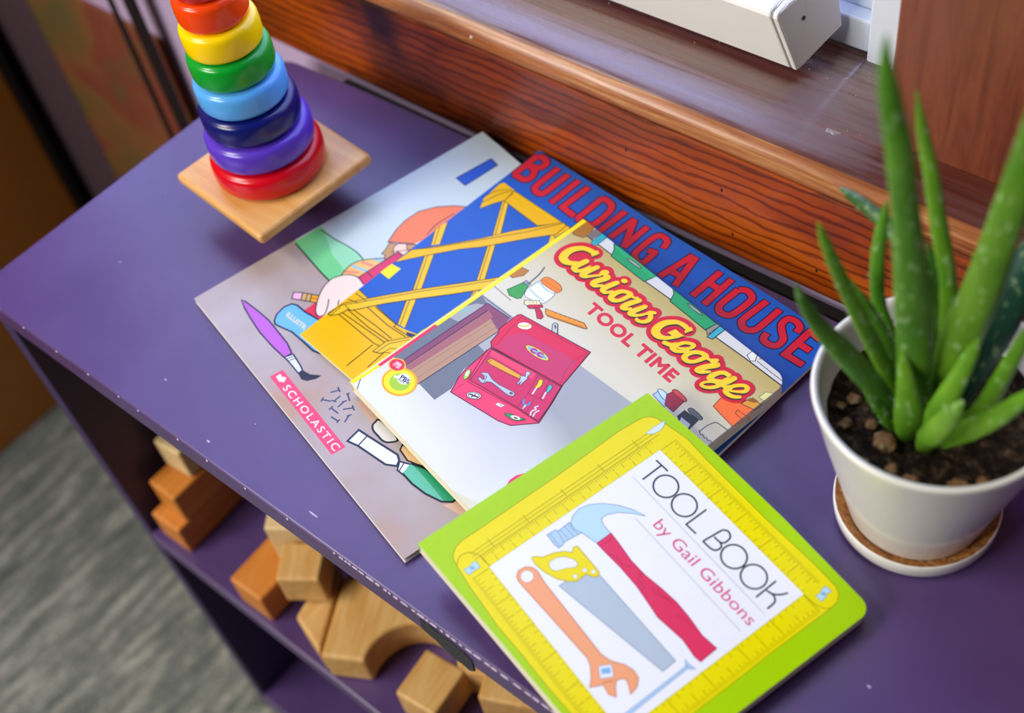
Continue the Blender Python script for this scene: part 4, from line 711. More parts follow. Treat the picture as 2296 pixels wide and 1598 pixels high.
["S",113,33,[2974,3206,58,2913,3193,58,2872,3143,62,2849,3066,73,2858,3022,65,2908,3045,44,2980,3093,44,3006,3157,58],1,0,1],
["S",113,34,[3046,3216,69,3035,3147,69,3011,3063,58,2984,2981,51,2927,2912,43,2863,2893,43,2853,2929,36,2887,2986,36,2944,3029,36,3044,3057,43,3097,3086,51],1,0,1],
["S",113,35,[3097,3086,50,3136,3164,50,3194,3224,50,3248,3224,57,3256,3172,50,3210,3119,36,3149,3071,29],1,0,1],
["S",113,36,[3103,3089,79,3108,3031,72,3161,3016,57,3228,3039,50,3272,3080,43],1,0,1],
["P",113,15,[469,3368,484,3410,541,3389,515,3291,467,3311]],
["P",113,28,[2160,3349,2174,3391,2226,3367,2192,3270,2161,3291]],
["P",113,30,[2042,3135,2072,3237,2129,3234,2218,3238,2172,3154,2128,3140]],
["P",113,17,[1128,3331,1132,3324,1134,3317,1134,3309,1132,3301,1128,3293,1122,3287,1115,3281,1106,3277,1097,3274,1088,3273,1078,3274,1070,3276,1062,3280,1056,3286,1052,3292,1050,3300,1050,3308,1052,3316,1056,3323,1062,3330,1070,3336,1078,3340,1087,3343,1097,3344,1106,3343,1115,3340,1122,3336]]],
 },
 'T':{
  'o':[0.4053,0.0197,0.0265],
  'u':[0.96948,-0.20825,-0.12939],
  'v':[0.2071,0.97806,-0.02242],
  'n':[0.13122,-0.00506,0.99134],
  'th':0.0098,
  'outline':[0,0,3075,0,3109,3,3142,13,3172,28,3199,49,3222,75,3239,105,3250,137,3255,170,3398,2861,3397,2888,3390,2915,3378,2940,3362,2963,3341,2981,3317,2995,3291,3004,3264,3008,2150,3050,1154,3046,160,3003],
  'base':"#a7d403",
  'pal':["#ebdf00","#9c9400","#eceff4","#b8ae10","#a09000","#b7dcec","#7a9aa8","#8cb0c8","#d3e7f4","#8aa0ae","#b9dcf6","#7f95a8","#afd0e8","#dd3860","#9c2448","#a62c50","#b4c4ce","#ebdc00","#a89c10","#e8edf4","#f0a676","#c07c4c","#7fb4e0","#b07040","#a8cdec","#22303e","#a8acb4","#d54f7c"],
  'items':[["P",0,1,[322,197,267,282,252,378,260,503,302,1628,309,2431,339,2705,354,2765,387,2818,455,2862,845,2937,1152,2920,2044,2905,2682,2917,2883,2914,3017,2906,3083,2877,3132,2805,3142,2723,3094,1899,3087,1675,3011,48,2320,71,1975,64,1576,77,1224,76,724,118,472,153,381,168]],
["S",1,2,[322,197,8,267,282,8,252,378,8,260,503,8,302,1628,8,309,2431,8,339,2705,8,354,2765,8,387,2818,8,455,2862,8,845,2937,8,1152,2920,8,2044,2905,8,2682,2917,8,2883,2914,8,3017,2906,8,3083,2877,8,3132,2805,8,3142,2723,8,3094,1899,8,3087,1675,8,3011,48,8,2320,71,8,1975,64,8,1576,77,8,1224,76,8,724,118,8,472,153,8,381,168,8],0,1,0],
["P",2,3,[758,2628,2871,2610,2771,320,656,400]],
["S",3,4,[758,2628,5,2871,2610,5,2771,320,5,656,400,5],0,1,0],
["S",4,3,[770,2643,7,779,2844,7],0,0,0],
["S",4,4,[770,2636,6,776,2765,6],0,0,0],
["S",4,3,[801,2811,6,802,2844,6],0,0,0],
["S",4,3,[823,2787,6,825,2844,6],0,0,0],
["S",4,3,[847,2810,6,848,2844,6],0,0,0],
["S",4,3,[839,2635,6,840,2659,6],0,0,0],
["S",4,3,[868,2766,6,871,2843,6],0,0,0],
["S",4,3,[892,2808,6,894,2843,6],0,0,0],
["S",4,3,[914,2780,6,917,2843,6],0,0,0],
["S",4,3,[908,2634,6,909,2671,6],0,0,0],
["S",4,3,[938,2804,6,940,2843,6],0,0,0],
["S",4,3,[957,2719,7,963,2843,7],0,0,0],
["S",4,3,[984,2808,6,986,2842,6],0,0,0],
["S",4,3,[976,2634,6,978,2658,6],0,0,0],
["S",4,3,[1006,2784,6,1009,2842,6],0,0,0],
["S",4,3,[1030,2808,6,1032,2842,6],0,0,0],
["S",4,3,[1051,2763,6,1055,2842,6],0,0,0],
["S",4,3,[1045,2633,6,1048,2686,6],0,0,0],
["S",4,3,[1076,2808,6,1078,2842,6],0,0,0],
["S",4,3,[1098,2787,6,1101,2841,6],0,0,0],
["S",4,3,[1122,2802,6,1124,2841,6],0,0,0],
["S",4,5,[1114,2633,6,1115,2656,6],0,0,0],
["S",4,5,[1136,2615,7,1147,2841,7],0,0,0],
["S",4,3,[1168,2802,6,1170,2841,6],0,0,0],
["S",4,3,[1190,2779,6,1193,2841,6],0,0,0],
["S",4,5,[1183,2632,6,1185,2669,6],0,0,0],
["S",4,3,[1214,2807,6,1216,2840,6],0,0,0],
["S",4,3,[1235,2759,6,1239,2840,6],0,0,0],
["S",4,3,[1260,2803,6,1262,2840,6],0,0,0],
["S",4,5,[1252,2632,6,1253,2655,6],0,0,0],
["S",4,3,[1282,2779,6,1285,2840,6],0,0,0],
["S",4,3,[1306,2801,6,1308,2840,6],0,0,0],
["S",4,3,[1325,2713,7,1331,2840,7],0,0,0],
["S",4,5,[1321,2631,6,1324,2704,6],0,0,0],
["S",4,3,[1352,2806,6,1354,2839,6],0,0,0],
["S",4,3,[1374,2780,6,1376,2839,6],0,0,0],
["S",4,3,[1398,2801,6,1399,2839,6],0,0,0],
["S",4,5,[1390,2630,6,1391,2654,6],0,0,0],
["S",4,3,[1419,2754,6,1422,2839,6],0,0,0],
["S",4,3,[1444,2805,6,1445,2839,6],0,0,0],
["S",4,3,[1466,2780,6,1468,2838,6],0,0,0],
["S",4,5,[1459,2630,6,1461,2667,6],0,0,0],
["S",4,3,[1490,2805,6,1491,2838,6],0,0,0],
["S",4,5,[1504,2607,7,1514,2838,7],0,0,0],
["S",4,3,[1536,2799,6,1537,2838,6],0,0,0],
["S",4,5,[1528,2629,6,1529,2653,6],0,0,0],
["S",4,3,[1558,2779,6,1560,2838,6],0,0,0],
["S",4,3,[1582,2803,6,1583,2837,6],0,0,0],
["S",4,3,[1602,2745,6,1606,2837,6],0,0,0],
["S",4,5,[1597,2629,6,1599,2681,6],0,0,0],
["S",4,3,[1628,2800,6,1629,2837,6],0,0,0],
["S",4,3,[1649,2774,6,1652,2837,6],0,0,0],
["S",4,3,[1673,2798,6,1675,2837,6],0,0,0],
["S",4,5,[1666,2628,6,1667,2652,6],0,0,0],
["S",4,3,[1693,2719,7,1698,2836,7],0,0,0],
["S",4,3,[1719,2801,6,1721,2836,6],0,0,0],
["S",4,3,[1741,2777,6,1744,2836,6],0,0,0],
["S",4,5,[1735,2628,6,1736,2665,6],0,0,0],
["S",4,3,[1765,2800,6,1767,2836,6],0,0,0],
["S",4,3,[1786,2757,6,1790,2836,6],0,0,0],
["S",4,3,[1811,2801,6,1813,2836,6],0,0,0],
["S",4,5,[1803,2627,6,1805,2651,6],0,0,0],
["S",4,3,[1833,2773,6,1836,2835,6],0,0,0],
["S",4,3,[1857,2802,6,1859,2835,6],0,0,0],
["S",4,3,[1873,2642,7,1882,2835,7],0,0,0],
["S",4,5,[1872,2626,6,1878,2756,6],0,0,0],
["S",4,3,[1903,2797,6,1905,2835,6],0,0,0],
["S",4,3,[1925,2779,6,1928,2835,6],0,0,0],
["S",4,3,[1949,2798,6,1951,2834,6],0,0,0],
["S",4,5,[1941,2626,6,1942,2650,6],0,0,0],
["S",4,3,[1970,2750,6,1974,2834,6],0,0,0],
["S",4,3,[1995,2799,6,1997,2834,6],0,0,0],
["S",4,3,[2017,2769,6,2020,2834,6],0,0,0],
["S",4,5,[2010,2625,6,2012,2662,6],0,0,0],
["S",4,3,[2041,2800,6,2043,2834,6],0,0,0],
["S",4,3,[2060,2718,7,2066,2833,7],0,0,0],
["S",4,3,[2087,2799,6,2089,2833,6],0,0,0],
["S",4,5,[2079,2625,6,2080,2648,6],0,0,0],
["S",4,3,[2109,2773,6,2112,2833,6],0,0,0],
["S",4,3,[2133,2798,6,2135,2833,6],0,0,0],
["S",4,3,[2154,2751,6,2158,2833,6],0,0,0],
["S",4,5,[2148,2624,6,2150,2677,6],0,0,0],
["S",4,3,[2179,2794,6,2181,2832,6],0,0,0],
["S",4,3,[2201,2776,6,2204,2832,6],0,0,0],
["S",4,3,[2225,2795,6,2226,2832,6],0,0,0],
["S",4,5,[2217,2624,6,2218,2647,6],0,0,0],
["S",4,5,[2239,2602,7,2249,2832,7],0,0,0],
["S",4,3,[2271,2799,6,2272,2832,6],0,0,0],
["S",4,3,[2293,2779,6,2295,2831,6],0,0,0],
["S",4,5,[2286,2623,6,2288,2660,6],0,0,0],
["S",4,3,[2317,2797,6,2318,2831,6],0,0,0],
["S",4,3,[2337,2742,6,2341,2831,6],0,0,0],
["S",4,3,[2363,2794,6,2364,2831,6],0,0,0],
["S",4,5,[2355,2622,6,2356,2646,6],0,0,0],
["S",4,3,[2385,2776,6,2387,2831,6],0,0,0],
["S",4,3,[2409,2796,6,2410,2831,6],0,0,0],
["S",4,3,[2428,2721,7,2433,2830,7],0,0,0],
["S",4,5,[2424,2622,6,2427,2694,6],0,0,0],
["S",4,3,[2455,2794,6,2456,2830,6],0,0,0],
["S",4,3,[2477,2777,6,2479,2830,6],0,0,0],
["S",4,3,[2500,2792,6,2502,2830,6],0,0,0],
["S",4,5,[2493,2621,6,2494,2645,6],0,0,0],
["S",4,3,[2521,2738,6,2525,2830,6],0,0,0],
["S",4,3,[2546,2790,6,2548,2829,6],0,0,0],
["S",4,3,[2568,2768,6,2571,2829,6],0,0,0],
["S",4,5,[2562,2621,6,2563,2658,6],0,0,0],
["S",4,3,[2592,2789,6,2594,2829,6],0,0,0],
["S",4,3,[2608,2638,7,2617,2829,7],0,0,0],
["S",4,3,[2638,2794,6,2640,2829,6],0,0,0],
["S",4,5,[2630,2620,6,2632,2644,6],0,0,0],
["S",4,3,[2660,2764,6,2663,2828,6],0,0,0],
["S",4,3,[2684,2790,6,2686,2828,6],0,0,0],
["S",4,3,[2705,2745,6,2709,2828,6],0,0,0],
["S",4,5,[2699,2620,6,2702,2672,6],0,0,0],
["S",4,3,[2730,2788,6,2732,2828,6],0,0,0],
["S",4,3,[2752,2768,6,2755,2828,6],0,0,0],
["S",4,3,[2776,2789,6,2778,2827,6],0,0,0],
["S",4,5,[2768,2619,6,2769,2643,6],0,0,0],
["S",4,3,[2796,2715,7,2801,2827,7],0,0,0],
["S",4,3,[2822,2793,6,2824,2827,6],0,0,0],
["S",4,3,[2844,2769,6,2847,2827,6],0,0,0],
["S",4,5,[2837,2618,6,2839,2655,6],0,0,0],
["S",4,3,[2868,2793,6,2870,2827,6],0,0,0],
["S",4,3,[2881,2596,7,3102,2595,7],0,0,0],
["S",4,4,[2879,2596,6,3017,2595,6],0,0,0],
["S",4,3,[3058,2568,6,3101,2567,6],0,0,0],
["S",4,3,[3040,2541,6,3100,2540,6],0,0,0],
["S",4,3,[3064,2513,6,3099,2513,6],0,0,0],
["S",4,5,[2875,2515,6,2901,2514,6],0,0,0],
["S",4,3,[3016,2486,6,3097,2486,6],0,0,0],
["S",4,3,[3060,2459,6,3096,2458,6],0,0,0],
["S",4,3,[3029,2432,6,3095,2431,6],0,0,0],
["S",4,5,[2872,2433,6,2911,2433,6],0,0,0],
["S",4,3,[3056,2404,6,3094,2404,6],0,0,0],
["S",4,3,[2972,2377,7,3093,2376,7],0,0,0],
["S",4,3,[3056,2350,6,3091,2349,6],0,0,0],
["S",4,5,[2868,2351,6,2893,2351,6],0,0,0],
["S",4,3,[3022,2323,6,3090,2322,6],0,0,0],
["S",4,3,[3051,2295,6,3089,2295,6],0,0,0],
["S",4,3,[3003,2268,6,3088,2267,6],0,0,0],
["S",4,5,[2864,2269,6,2921,2269,6],0,0,0],
["S",4,3,[3052,2240,6,3087,2240,6],0,0,0],
["S",4,3,[3029,2213,6,3085,2213,6],0,0,0],
["S",4,3,[3048,2186,6,3084,2186,6],0,0,0],
["S",4,5,[2861,2187,6,2886,2187,6],0,0,0],
["S",4,5,[2848,2160,7,3083,2158,7],0,0,0],
["S",4,3,[3046,2131,6,3082,2131,6],0,0,0],
["S",4,3,[3024,2104,6,3081,2104,6],0,0,0],
["S",4,5,[2857,2106,6,2897,2105,6],0,0,0],
["S",4,3,[3041,2077,6,3079,2077,6],0,0,0],
["S",4,3,[2992,2050,6,3078,2049,6],0,0,0],
["S",4,3,[3034,2022,6,3077,2022,6],0,0,0],
["S",4,5,[2854,2024,6,2879,2024,6],0,0,0],
["S",4,3,[3019,1995,6,3076,1995,6],0,0,0],
["S",4,3,[3036,1968,6,3075,1967,6],0,0,0],
["S",4,3,[2941,1941,7,3073,1940,7],0,0,0],
["S",4,5,[2850,1942,6,2928,1941,6],0,0,0],
["S",4,3,[3034,1913,6,3072,1913,6],0,0,0],
["S",4,3,[3002,1886,6,3071,1886,6],0,0,0],
["S",4,3,[3031,1859,6,3070,1858,6],0,0,0],
["S",4,5,[2846,1860,6,2872,1860,6],0,0,0],
["S",4,3,[2983,1832,6,3069,1831,6],0,0,0],
["S",4,3,[3029,1804,6,3067,1804,6],0,0,0],
["S",4,3,[3010,1777,6,3066,1777,6],0,0,0],
["S",4,5,[2843,1778,6,2882,1778,6],0,0,0],
["S",4,3,[3027,1750,6,3065,1749,6],0,0,0],
["S",4,5,[2849,1724,7,3064,1722,7],0,0,0],
["S",4,3,[3021,1695,6,3063,1695,6],0,0,0],
["S",4,5,[2839,1697,6,2865,1696,6],0,0,0],
["S",4,3,[2995,1668,6,3061,1668,6],0,0,0],
["S",4,3,[3022,1641,6,3060,1640,6],0,0,0],
["S",4,3,[2977,1614,6,3059,1613,6],0,0,0],
["S",4,5,[2836,1615,6,2892,1614,6],0,0,0],
["S",4,3,[3021,1586,6,3058,1586,6],0,0,0],
["S",4,3,[2998,1559,6,3057,1559,6],0,0,0],
["S",4,3,[3019,1532,6,3055,1531,6],0,0,0],
["S",4,5,[2832,1533,6,2857,1533,6],0,0,0],
["S",4,3,[2936,1505,7,3054,1504,7],0,0,0],
["S",4,3,[3011,1477,6,3053,1477,6],0,0,0],
["S",4,3,[2994,1450,6,3052,1449,6],0,0,0],
["S",4,5,[2828,1451,6,2868,1451,6],0,0,0],
["S",4,3,[3016,1422,6,3051,1422,6],0,0,0],
["S",4,3,[2951,1396,6,3049,1395,6],0,0,0],
["S",4,3,[3009,1368,6,3048,1368,6],0,0,0],
["S",4,5,[2825,1370,6,2850,1369,6],0,0,0],
["S",4,3,[2978,1341,6,3047,1340,6],0,0,0],
["S",4,3,[3008,1313,6,3046,1313,6],0,0,0],
["S",4,5,[2799,1288,7,3045,1286,7],0,0,0],
["S",4,6,[2821,1288,6,2959,1287,6],0,0,0],
["S",4,3,[3003,1259,6,3044,1259,6],0,0,0],
["S",4,3,[2976,1232,6,3042,1231,6],0,0,0],
["S",4,3,[3000,1204,6,3041,1204,6],0,0,0],
["S",4,5,[2818,1206,6,2843,1206,6],0,0,0],
["S",4,3,[2950,1178,6,3040,1177,6],0,0,0],
["S",4,3,[3003,1150,6,3039,1150,6],0,0,0],
["S",4,3,[2979,1123,6,3038,1122,6],0,0,0],
["S",4,5,[2814,1124,6,2854,1124,6],0,0,0],
["S",4,3,[2994,1095,6,3036,1095,6],0,0,0],
["S",4,3,[2899,1069,7,3035,1068,7],0,0,0],
["S",4,3,[2992,1041,6,3034,1040,6],0,0,0],
["S",4,5,[2810,1042,6,2836,1042,6],0,0,0],
["S",4,3,[2973,1014,6,3033,1013,6],0,0,0],
["S",4,3,[2991,986,6,3032,986,6],0,0,0],
["S",4,3,[2934,959,6,3030,959,6],0,0,0],
["S",4,5,[2807,961,6,2863,960,6],0,0,0],
["S",4,3,[2989,932,6,3029,931,6],0,0,0],
["S",4,3,[2962,905,6,3028,904,6],0,0,0],
["S",4,3,[2988,877,6,3027,877,6],0,0,0],
["S",4,5,[2803,879,6,2829,879,6],0,0,0],
["S",4,5,[2792,852,7,3026,850,7],0,0,0],
["S",4,3,[2984,823,6,3024,822,6],0,0,0],
["S",4,3,[2964,796,6,3023,795,6],0,0,0],
["S",4,5,[2800,797,6,2839,797,6],0,0,0],
["S",4,3,[2980,768,6,3022,768,6],0,0,0],
["S",4,3,[2922,741,6,3021,741,6],0,0,0],
["S",4,3,[2984,714,6,3020,713,6],0,0,0],
["S",4,5,[2796,715,6,2821,715,6],0,0,0],
["S",4,3,[2950,687,6,3018,686,6],0,0,0],
["S",4,3,[2974,659,6,3017,659,6],0,0,0],
["S",4,3,[2886,633,7,3016,631,7],0,0,0],
["S",4,5,[2792,633,6,2870,633,6],0,0,0],
["S",4,3,[2980,604,6,3015,604,6],0,0,0],
["S",4,3,[2946,578,6,3014,577,6],0,0,0],
["S",4,3,[2977,550,6,3012,550,6],0,0,0],
["S",4,5,[2789,552,6,2814,551,6],0,0,0],
["S",4,3,[2912,523,6,3011,522,6],0,0,0],
["S",4,3,[2970,495,6,3010,495,6],0,0,0],
["S",4,3,[2952,468,6,3009,468,6],0,0,0],
["S",4,5,[2785,470,6,2825,469,6],0,0,0],
["S",4,3,[2972,441,6,3008,441,6],0,0,0],
["S",4,5,[2773,415,7,3006,413,7],0,0,0],
["S",4,3,[2966,386,6,3005,386,6],0,0,0],
["S",4,5,[2782,388,6,2807,388,6],0,0,0],
["S",4,3,[2938,359,6,3004,359,6],0,0,0],
["S",4,3,[2960,332,6,3003,332,6],0,0,0],
["S",4,5,[667,383,7,658,188,7],0,0,0],
["S",4,6,[667,391,6,661,265,6],0,0,0],
["S",4,3,[682,218,6,681,187,6],0,0,0],
["S",4,3,[707,248,6,704,186,6],0,0,0],
["S",4,3,[728,217,6,727,185,6],0,0,0],
["S",4,5,[736,389,6,735,365,6],0,0,0],
["S",4,3,[754,273,6,750,184,6],0,0,0],
["S",4,3,[774,216,6,773,183,6],0,0,0],
["S",4,3,[799,243,6,796,182,6],0,0,0],
["S",4,5,[805,386,6,803,350,6],0,0,0],
["S",4,3,[821,219,6,819,182,6],0,0,0],
["S",4,3,[847,305,7,842,181,7],0,0,0],
["S",4,3,[866,216,6,865,180,6],0,0,0],
["S",4,5,[874,383,6,873,360,6],0,0,0],
["S",4,3,[891,240,6,888,179,6],0,0,0],
["S",4,3,[912,211,6,911,178,6],0,0,0],
["S",4,3,[938,263,6,934,177,6],0,0,0],
["S",4,5,[943,381,6,941,329,6],0,0,0],
["S",4,3,[958,210,6,957,176,6],0,0,0],
["S",4,3,[983,237,6,980,175,6],0,0,0],
["S",4,3,[1004,212,6,1003,175,6],0,0,0],
["S",4,5,[1012,378,6,1011,355,6],0,0,0],
["S",4,5,[1035,380,7,1026,174,7],0,0,0],
["S",4,3,[1050,209,6,1049,173,6],0,0,0],
["S",4,3,[1074,223,6,1072,172,6],0,0,0],
["S",4,5,[1081,376,6,1079,339,6],0,0,0],
["S",4,3,[1096,203,6,1095,171,6],0,0,0],
["S",4,3,[1121,255,6,1118,170,6],0,0,0],
["S",4,3,[1142,205,6,1141,169,6],0,0,0],
["S",4,5,[1150,373,6,1149,350,6],0,0,0],
["S",4,3,[1166,230,6,1164,169,6],0,0,0],
["S",4,3,[1188,204,6,1187,168,6],0,0,0],
["S",4,3,[1214,273,7,1210,167,7],0,0,0],
["S",4,5,[1219,370,6,1216,299,6],0,0,0],
["S",4,3,[1234,200,6,1233,166,6],0,0,0],
["S",4,3,[1258,225,6,1256,165,6],0,0,0],
["S",4,3,[1280,200,6,1279,164,6],0,0,0],
["S",4,5,[1288,368,6,1287,345,6],0,0,0],
["S",4,3,[1305,238,6,1302,163,6],0,0,0],
["S",4,3,[1326,201,6,1324,162,6],0,0,0],
["S",4,3,[1350,222,6,1347,162,6],0,0,0],
["S",4,5,[1357,365,6,1355,329,6],0,0,0],
["S",4,3,[1372,193,6,1370,161,6],0,0,0],
["S",4,5,[1403,369,7,1393,160,7],0,0,0],
["S",4,3,[1418,194,6,1416,159,6],0,0,0],
["S",4,5,[1426,363,6,1425,339,6],0,0,0],
["S",4,3,[1442,219,6,1439,158,6],0,0,0],
["S",4,3,[1464,191,6,1462,157,6],0,0,0],
["S",4,3,[1489,235,6,1485,156,6],0,0,0],
["S",4,5,[1495,360,6,1492,308,6],0,0,0],
["S",4,3,[1510,191,6,1508,156,6],0,0,0],
["S",4,3,[1534,217,6,1531,155,6],0,0,0],
["S",4,3,[1556,186,6,1554,154,6],0,0,0],
["S",4,5,[1564,357,6,1563,334,6],0,0,0],
["S",4,3,[1582,259,7,1577,153,7],0,0,0],
["S",4,3,[1602,188,6,1600,152,6],0,0,0],
["S",4,3,[1626,213,6,1623,151,6],0,0,0],
["S",4,5,[1633,355,6,1631,319,6],0,0,0],
["S",4,3,[1648,186,6,1646,150,6],0,0,0],
["S",4,3,[1673,231,6,1669,149,6],0,0,0],
["S",4,3,[1694,187,6,1692,149,6],0,0,0],
["S",4,5,[1702,352,6,1700,329,6],0,0,0],
["S",4,3,[1718,208,6,1715,148,6],0,0,0],
["S",4,3,[1740,179,6,1738,147,6],0,0,0],
["S",4,5,[1771,369,7,1761,146,7],0,0,0],
["S",4,6,[1771,350,6,1765,223,6],0,0,0],
["S",4,3,[1786,178,6,1784,145,6],0,0,0],
["S",4,3,[1810,199,6,1807,144,6],0,0,0],
["S",4,3,[1832,181,6,1830,143,6],0,0,0],
["S",4,5,[1839,347,6,1838,324,6],0,0,0],
["S",4,3,[1857,224,6,1853,143,6],0,0,0],
["S",4,3,[1878,179,6,1876,142,6],0,0,0],
["S",4,3,[1902,194,6,1899,141,6],0,0,0],
["S",4,5,[1908,344,6,1907,308,6],0,0,0],
["S",4,3,[1924,178,6,1922,140,6],0,0,0],
["S",4,3,[1950,246,7,1945,139,7],0,0,0],
["S",4,3,[1970,171,6,1968,138,6],0,0,0],
["S",4,5,[1977,342,6,1976,319,6],0,0,0],
["S",4,3,[1994,194,6,1991,137,6],0,0,0],
["S",4,3,[2016,171,6,2014,136,6],0,0,0],
["S",4,3,[2041,219,6,2037,136,6],0,0,0],
["S",4,5,[2046,339,6,2044,288,6],0,0,0],
["S",4,3,[2062,173,6,2060,135,6],0,0,0],
["S",4,3,[2086,193,6,2083,134,6],0,0,0],
["S",4,3,[2107,165,6,2106,133,6],0,0,0],
["S",4,5,[2115,337,6,2114,313,6],0,0,0],
["S",4,5,[2138,331,7,2129,132,7],0,0,0],
["S",4,3,[2154,167,6,2152,131,6],0,0,0],
["S",4,3,[2178,187,6,2175,130,6],0,0,0],
["S",4,5,[2184,334,6,2183,298,6],0,0,0],
["S",4,3,[2200,167,6,2198,130,6],0,0,0],
["S",4,3,[2225,211,6,2221,129,6],0,0,0],
["S",4,3,[2245,160,6,2244,128,6],0,0,0],
["S",4,5,[2253,331,6,2252,308,6],0,0,0],
["S",4,3,[2269,181,6,2267,127,6],0,0,0],
["S",4,3,[2292,164,6,2290,126,6],0,0,0],
["S",4,3,[2318,237,7,2313,125,7],0,0,0],
["S",4,5,[2322,329,6,2319,258,6],0,0,0],
["S",4,3,[2338,162,6,2336,124,6],0,0,0],
["S",4,3,[2362,186,6,2359,123,6],0,0,0],
["S",4,3,[2383,159,6,2382,123,6],0,0,0],
["S",4,5,[2391,326,6,2390,303,6],0,0,0],
["S",4,3,[2409,207,6,2405,122,6],0,0,0],
["S",4,3,[2429,157,6,2428,121,6],0,0,0],
["S",4,3,[2453,175,6,2451,120,6],0,0,0],
["S",4,5,[2460,324,6,2458,287,6],0,0,0],
["S",4,3,[2475,158,6,2474,119,6],0,0,0],
["S",4,5,[2506,324,7,2497,118,7],0,0,0],
["S",4,3,[2521,156,6,2520,117,6],0,0,0],
["S",4,5,[2529,321,6,2528,298,6],0,0,0],
["S",4,3,[2545,171,6,2543,117,6],0,0,0],
["S",4,3,[2567,154,6,2566,116,6],0,0,0],
["S",4,3,[2593,202,6,2589,115,6],0,0,0],
["S",4,5,[2598,318,6,2596,267,6],0,0,0],
["S",4,3,[2613,150,6,2612,114,6],0,0,0],
["S",4,3,[2637,169,6,2635,113,6],0,0,0],
["S",4,3,[2659,145,6,2658,112,6],0,0,0],
["S",4,5,[2667,316,6,2666,293,6],0,0,0],
["S",4,3,[2686,233,7,2681,111,7],0,0,0],
["S",4,3,[2705,145,6,2704,110,6],0,0,0],
["S",4,3,[2729,168,6,2727,110,6],0,0,0],
["S",4,3,[2736,313,6,2734,277,6],0,0,0],
["S",4,3,[2751,141,6,2750,109,6],0,0,0],
["S",4,3,[507,415,6,600,414,6],0,0,0],
["S",4,3,[508,443,6,546,442,6],0,0,0],
["S",4,3,[509,470,6,547,470,6],0,0,0],
["S",4,3,[511,498,6,548,498,6],0,0,0],
["S",4,3,[512,526,6,572,526,6],0,0,0],
["S",4,5,[658,525,6,592,526,6],0,0,0],
["S",4,3,[513,554,6,551,554,6],0,0,0],
["S",4,3,[514,582,6,552,582,6],0,0,0],
["S",4,3,[516,610,6,553,609,6],0,0,0],
["S",4,3,[517,638,6,610,637,6],0,0,0],
["S",4,3,[518,665,6,556,665,6],0,0,0],
["S",4,3,[519,693,6,557,693,6],0,0,0],
["S",4,3,[521,721,6,558,721,6],0,0,0],
["S",4,3,[522,749,6,582,748,6],0,0,0],
["S",4,5,[668,748,6,602,748,6],0,0,0],
["S",4,3,[523,777,6,561,777,6],0,0,0],
["S",4,3,[525,805,6,562,804,6],0,0,0],
["S",4,3,[526,833,6,563,832,6],0,0,0],
["S",4,3,[527,860,6,620,860,6],0,0,0],
["S",4,3,[528,888,6,566,888,6],0,0,0],
["S",4,3,[530,916,6,567,916,6],0,0,0],
["S",4,3,[531,944,6,568,944,6],0,0,0],
["S",4,3,[532,972,6,592,971,6],0,0,0],
["S",4,5,[678,971,6,612,971,6],0,0,0],
["S",4,3,[533,1000,6,571,999,6],0,0,0],
["S",4,3,[535,1028,6,572,1027,6],0,0,0],
["S",4,3,[536,1055,6,573,1055,6],0,0,0],
["S",4,3,[537,1083,6,630,1082,6],0,0,0],
["S",4,3,[539,1111,6,576,1111,6],0,0,0],
["S",4,3,[540,1139,6,577,1139,6],0,0,0],
["S",4,3,[541,1167,6,579,1166,6],0,0,0],
["S",4,3,[542,1195,6,602,1194,6],0,0,0],
["S",4,5,[688,1193,6,622,1194,6],0,0,0],
["S",4,3,[544,1222,6,581,1222,6],0,0,0],
["S",4,3,[545,1250,6,582,1250,6],0,0,0],
["S",4,3,[546,1278,6,584,1278,6],0,0,0],
["S",4,3,[547,1306,6,640,1305,6],0,0,0],
["S",4,3,[549,1334,6,586,1334,6],0,0,0],
["S",4,3,[550,1362,6,587,1361,6],0,0,0],
["S",4,3,[551,1390,6,589,1389,6],0,0,0],
["S",4,3,[553,1417,6,613,1417,6],0,0,0],
["S",4,5,[699,1416,6,633,1417,6],0,0,0],
["S",4,3,[554,1445,6,591,1445,6],0,0,0],
["S",4,3,[555,1473,6,593,1473,6],0,0,0],
["S",4,3,[556,1501,6,594,1501,6],0,0,0],
["S",4,3,[558,1529,6,651,1528,6],0,0,0],
["S",4,3,[559,1557,6,596,1556,6],0,0,0],
["S",4,3,[560,1585,6,598,1584,6],0,0,0],
["S",4,3,[561,1612,6,599,1612,6],0,0,0],
["S",4,3,[563,1640,6,623,1640,6],0,0,0],
["S",4,5,[709,1639,6,643,1640,6],0,0,0],
["S",4,3,[564,1668,6,601,1668,6],0,0,0],
["S",4,3,[565,1696,6,603,1696,6],0,0,0],
["S",4,3,[567,1724,6,604,1723,6],0,0,0],
["S",4,5,[568,1752,6,661,1751,6],0,0,0],
["S",4,3,[569,1779,6,607,1779,6],0,0,0],
["S",4,3,[570,1807,6,608,1807,6],0,0,0],
["S",4,3,[572,1835,6,609,1835,6],0,0,0],
["S",4,3,[573,1863,6,633,1863,6],0,0,0],
["S",4,5,[719,1862,6,653,1862,6],0,0,0],
["S",4,3,[574,1891,6,612,1891,6],0,0,0],
["S",4,3,[575,1919,6,613,1918,6],0,0,0],
["S",4,3,[577,1947,6,614,1946,6],0,0,0],
["S",4,5,[578,1974,6,671,1974,6],0,0,0],
["S",4,3,[579,2002,6,617,2002,6],0,0,0],
["S",4,3,[580,2030,6,618,2030,6],0,0,0],
["S",4,3,[582,2058,6,619,2058,6],0,0,0],
["S",4,3,[583,2086,6,643,2085,6],0,0,0],
["S",4,5,[729,2085,6,663,2085,6],0,0,0],
["S",4,3,[584,2114,6,622,2113,6],0,0,0],
["S",4,3,[586,2142,6,623,2141,6],0,0,0],
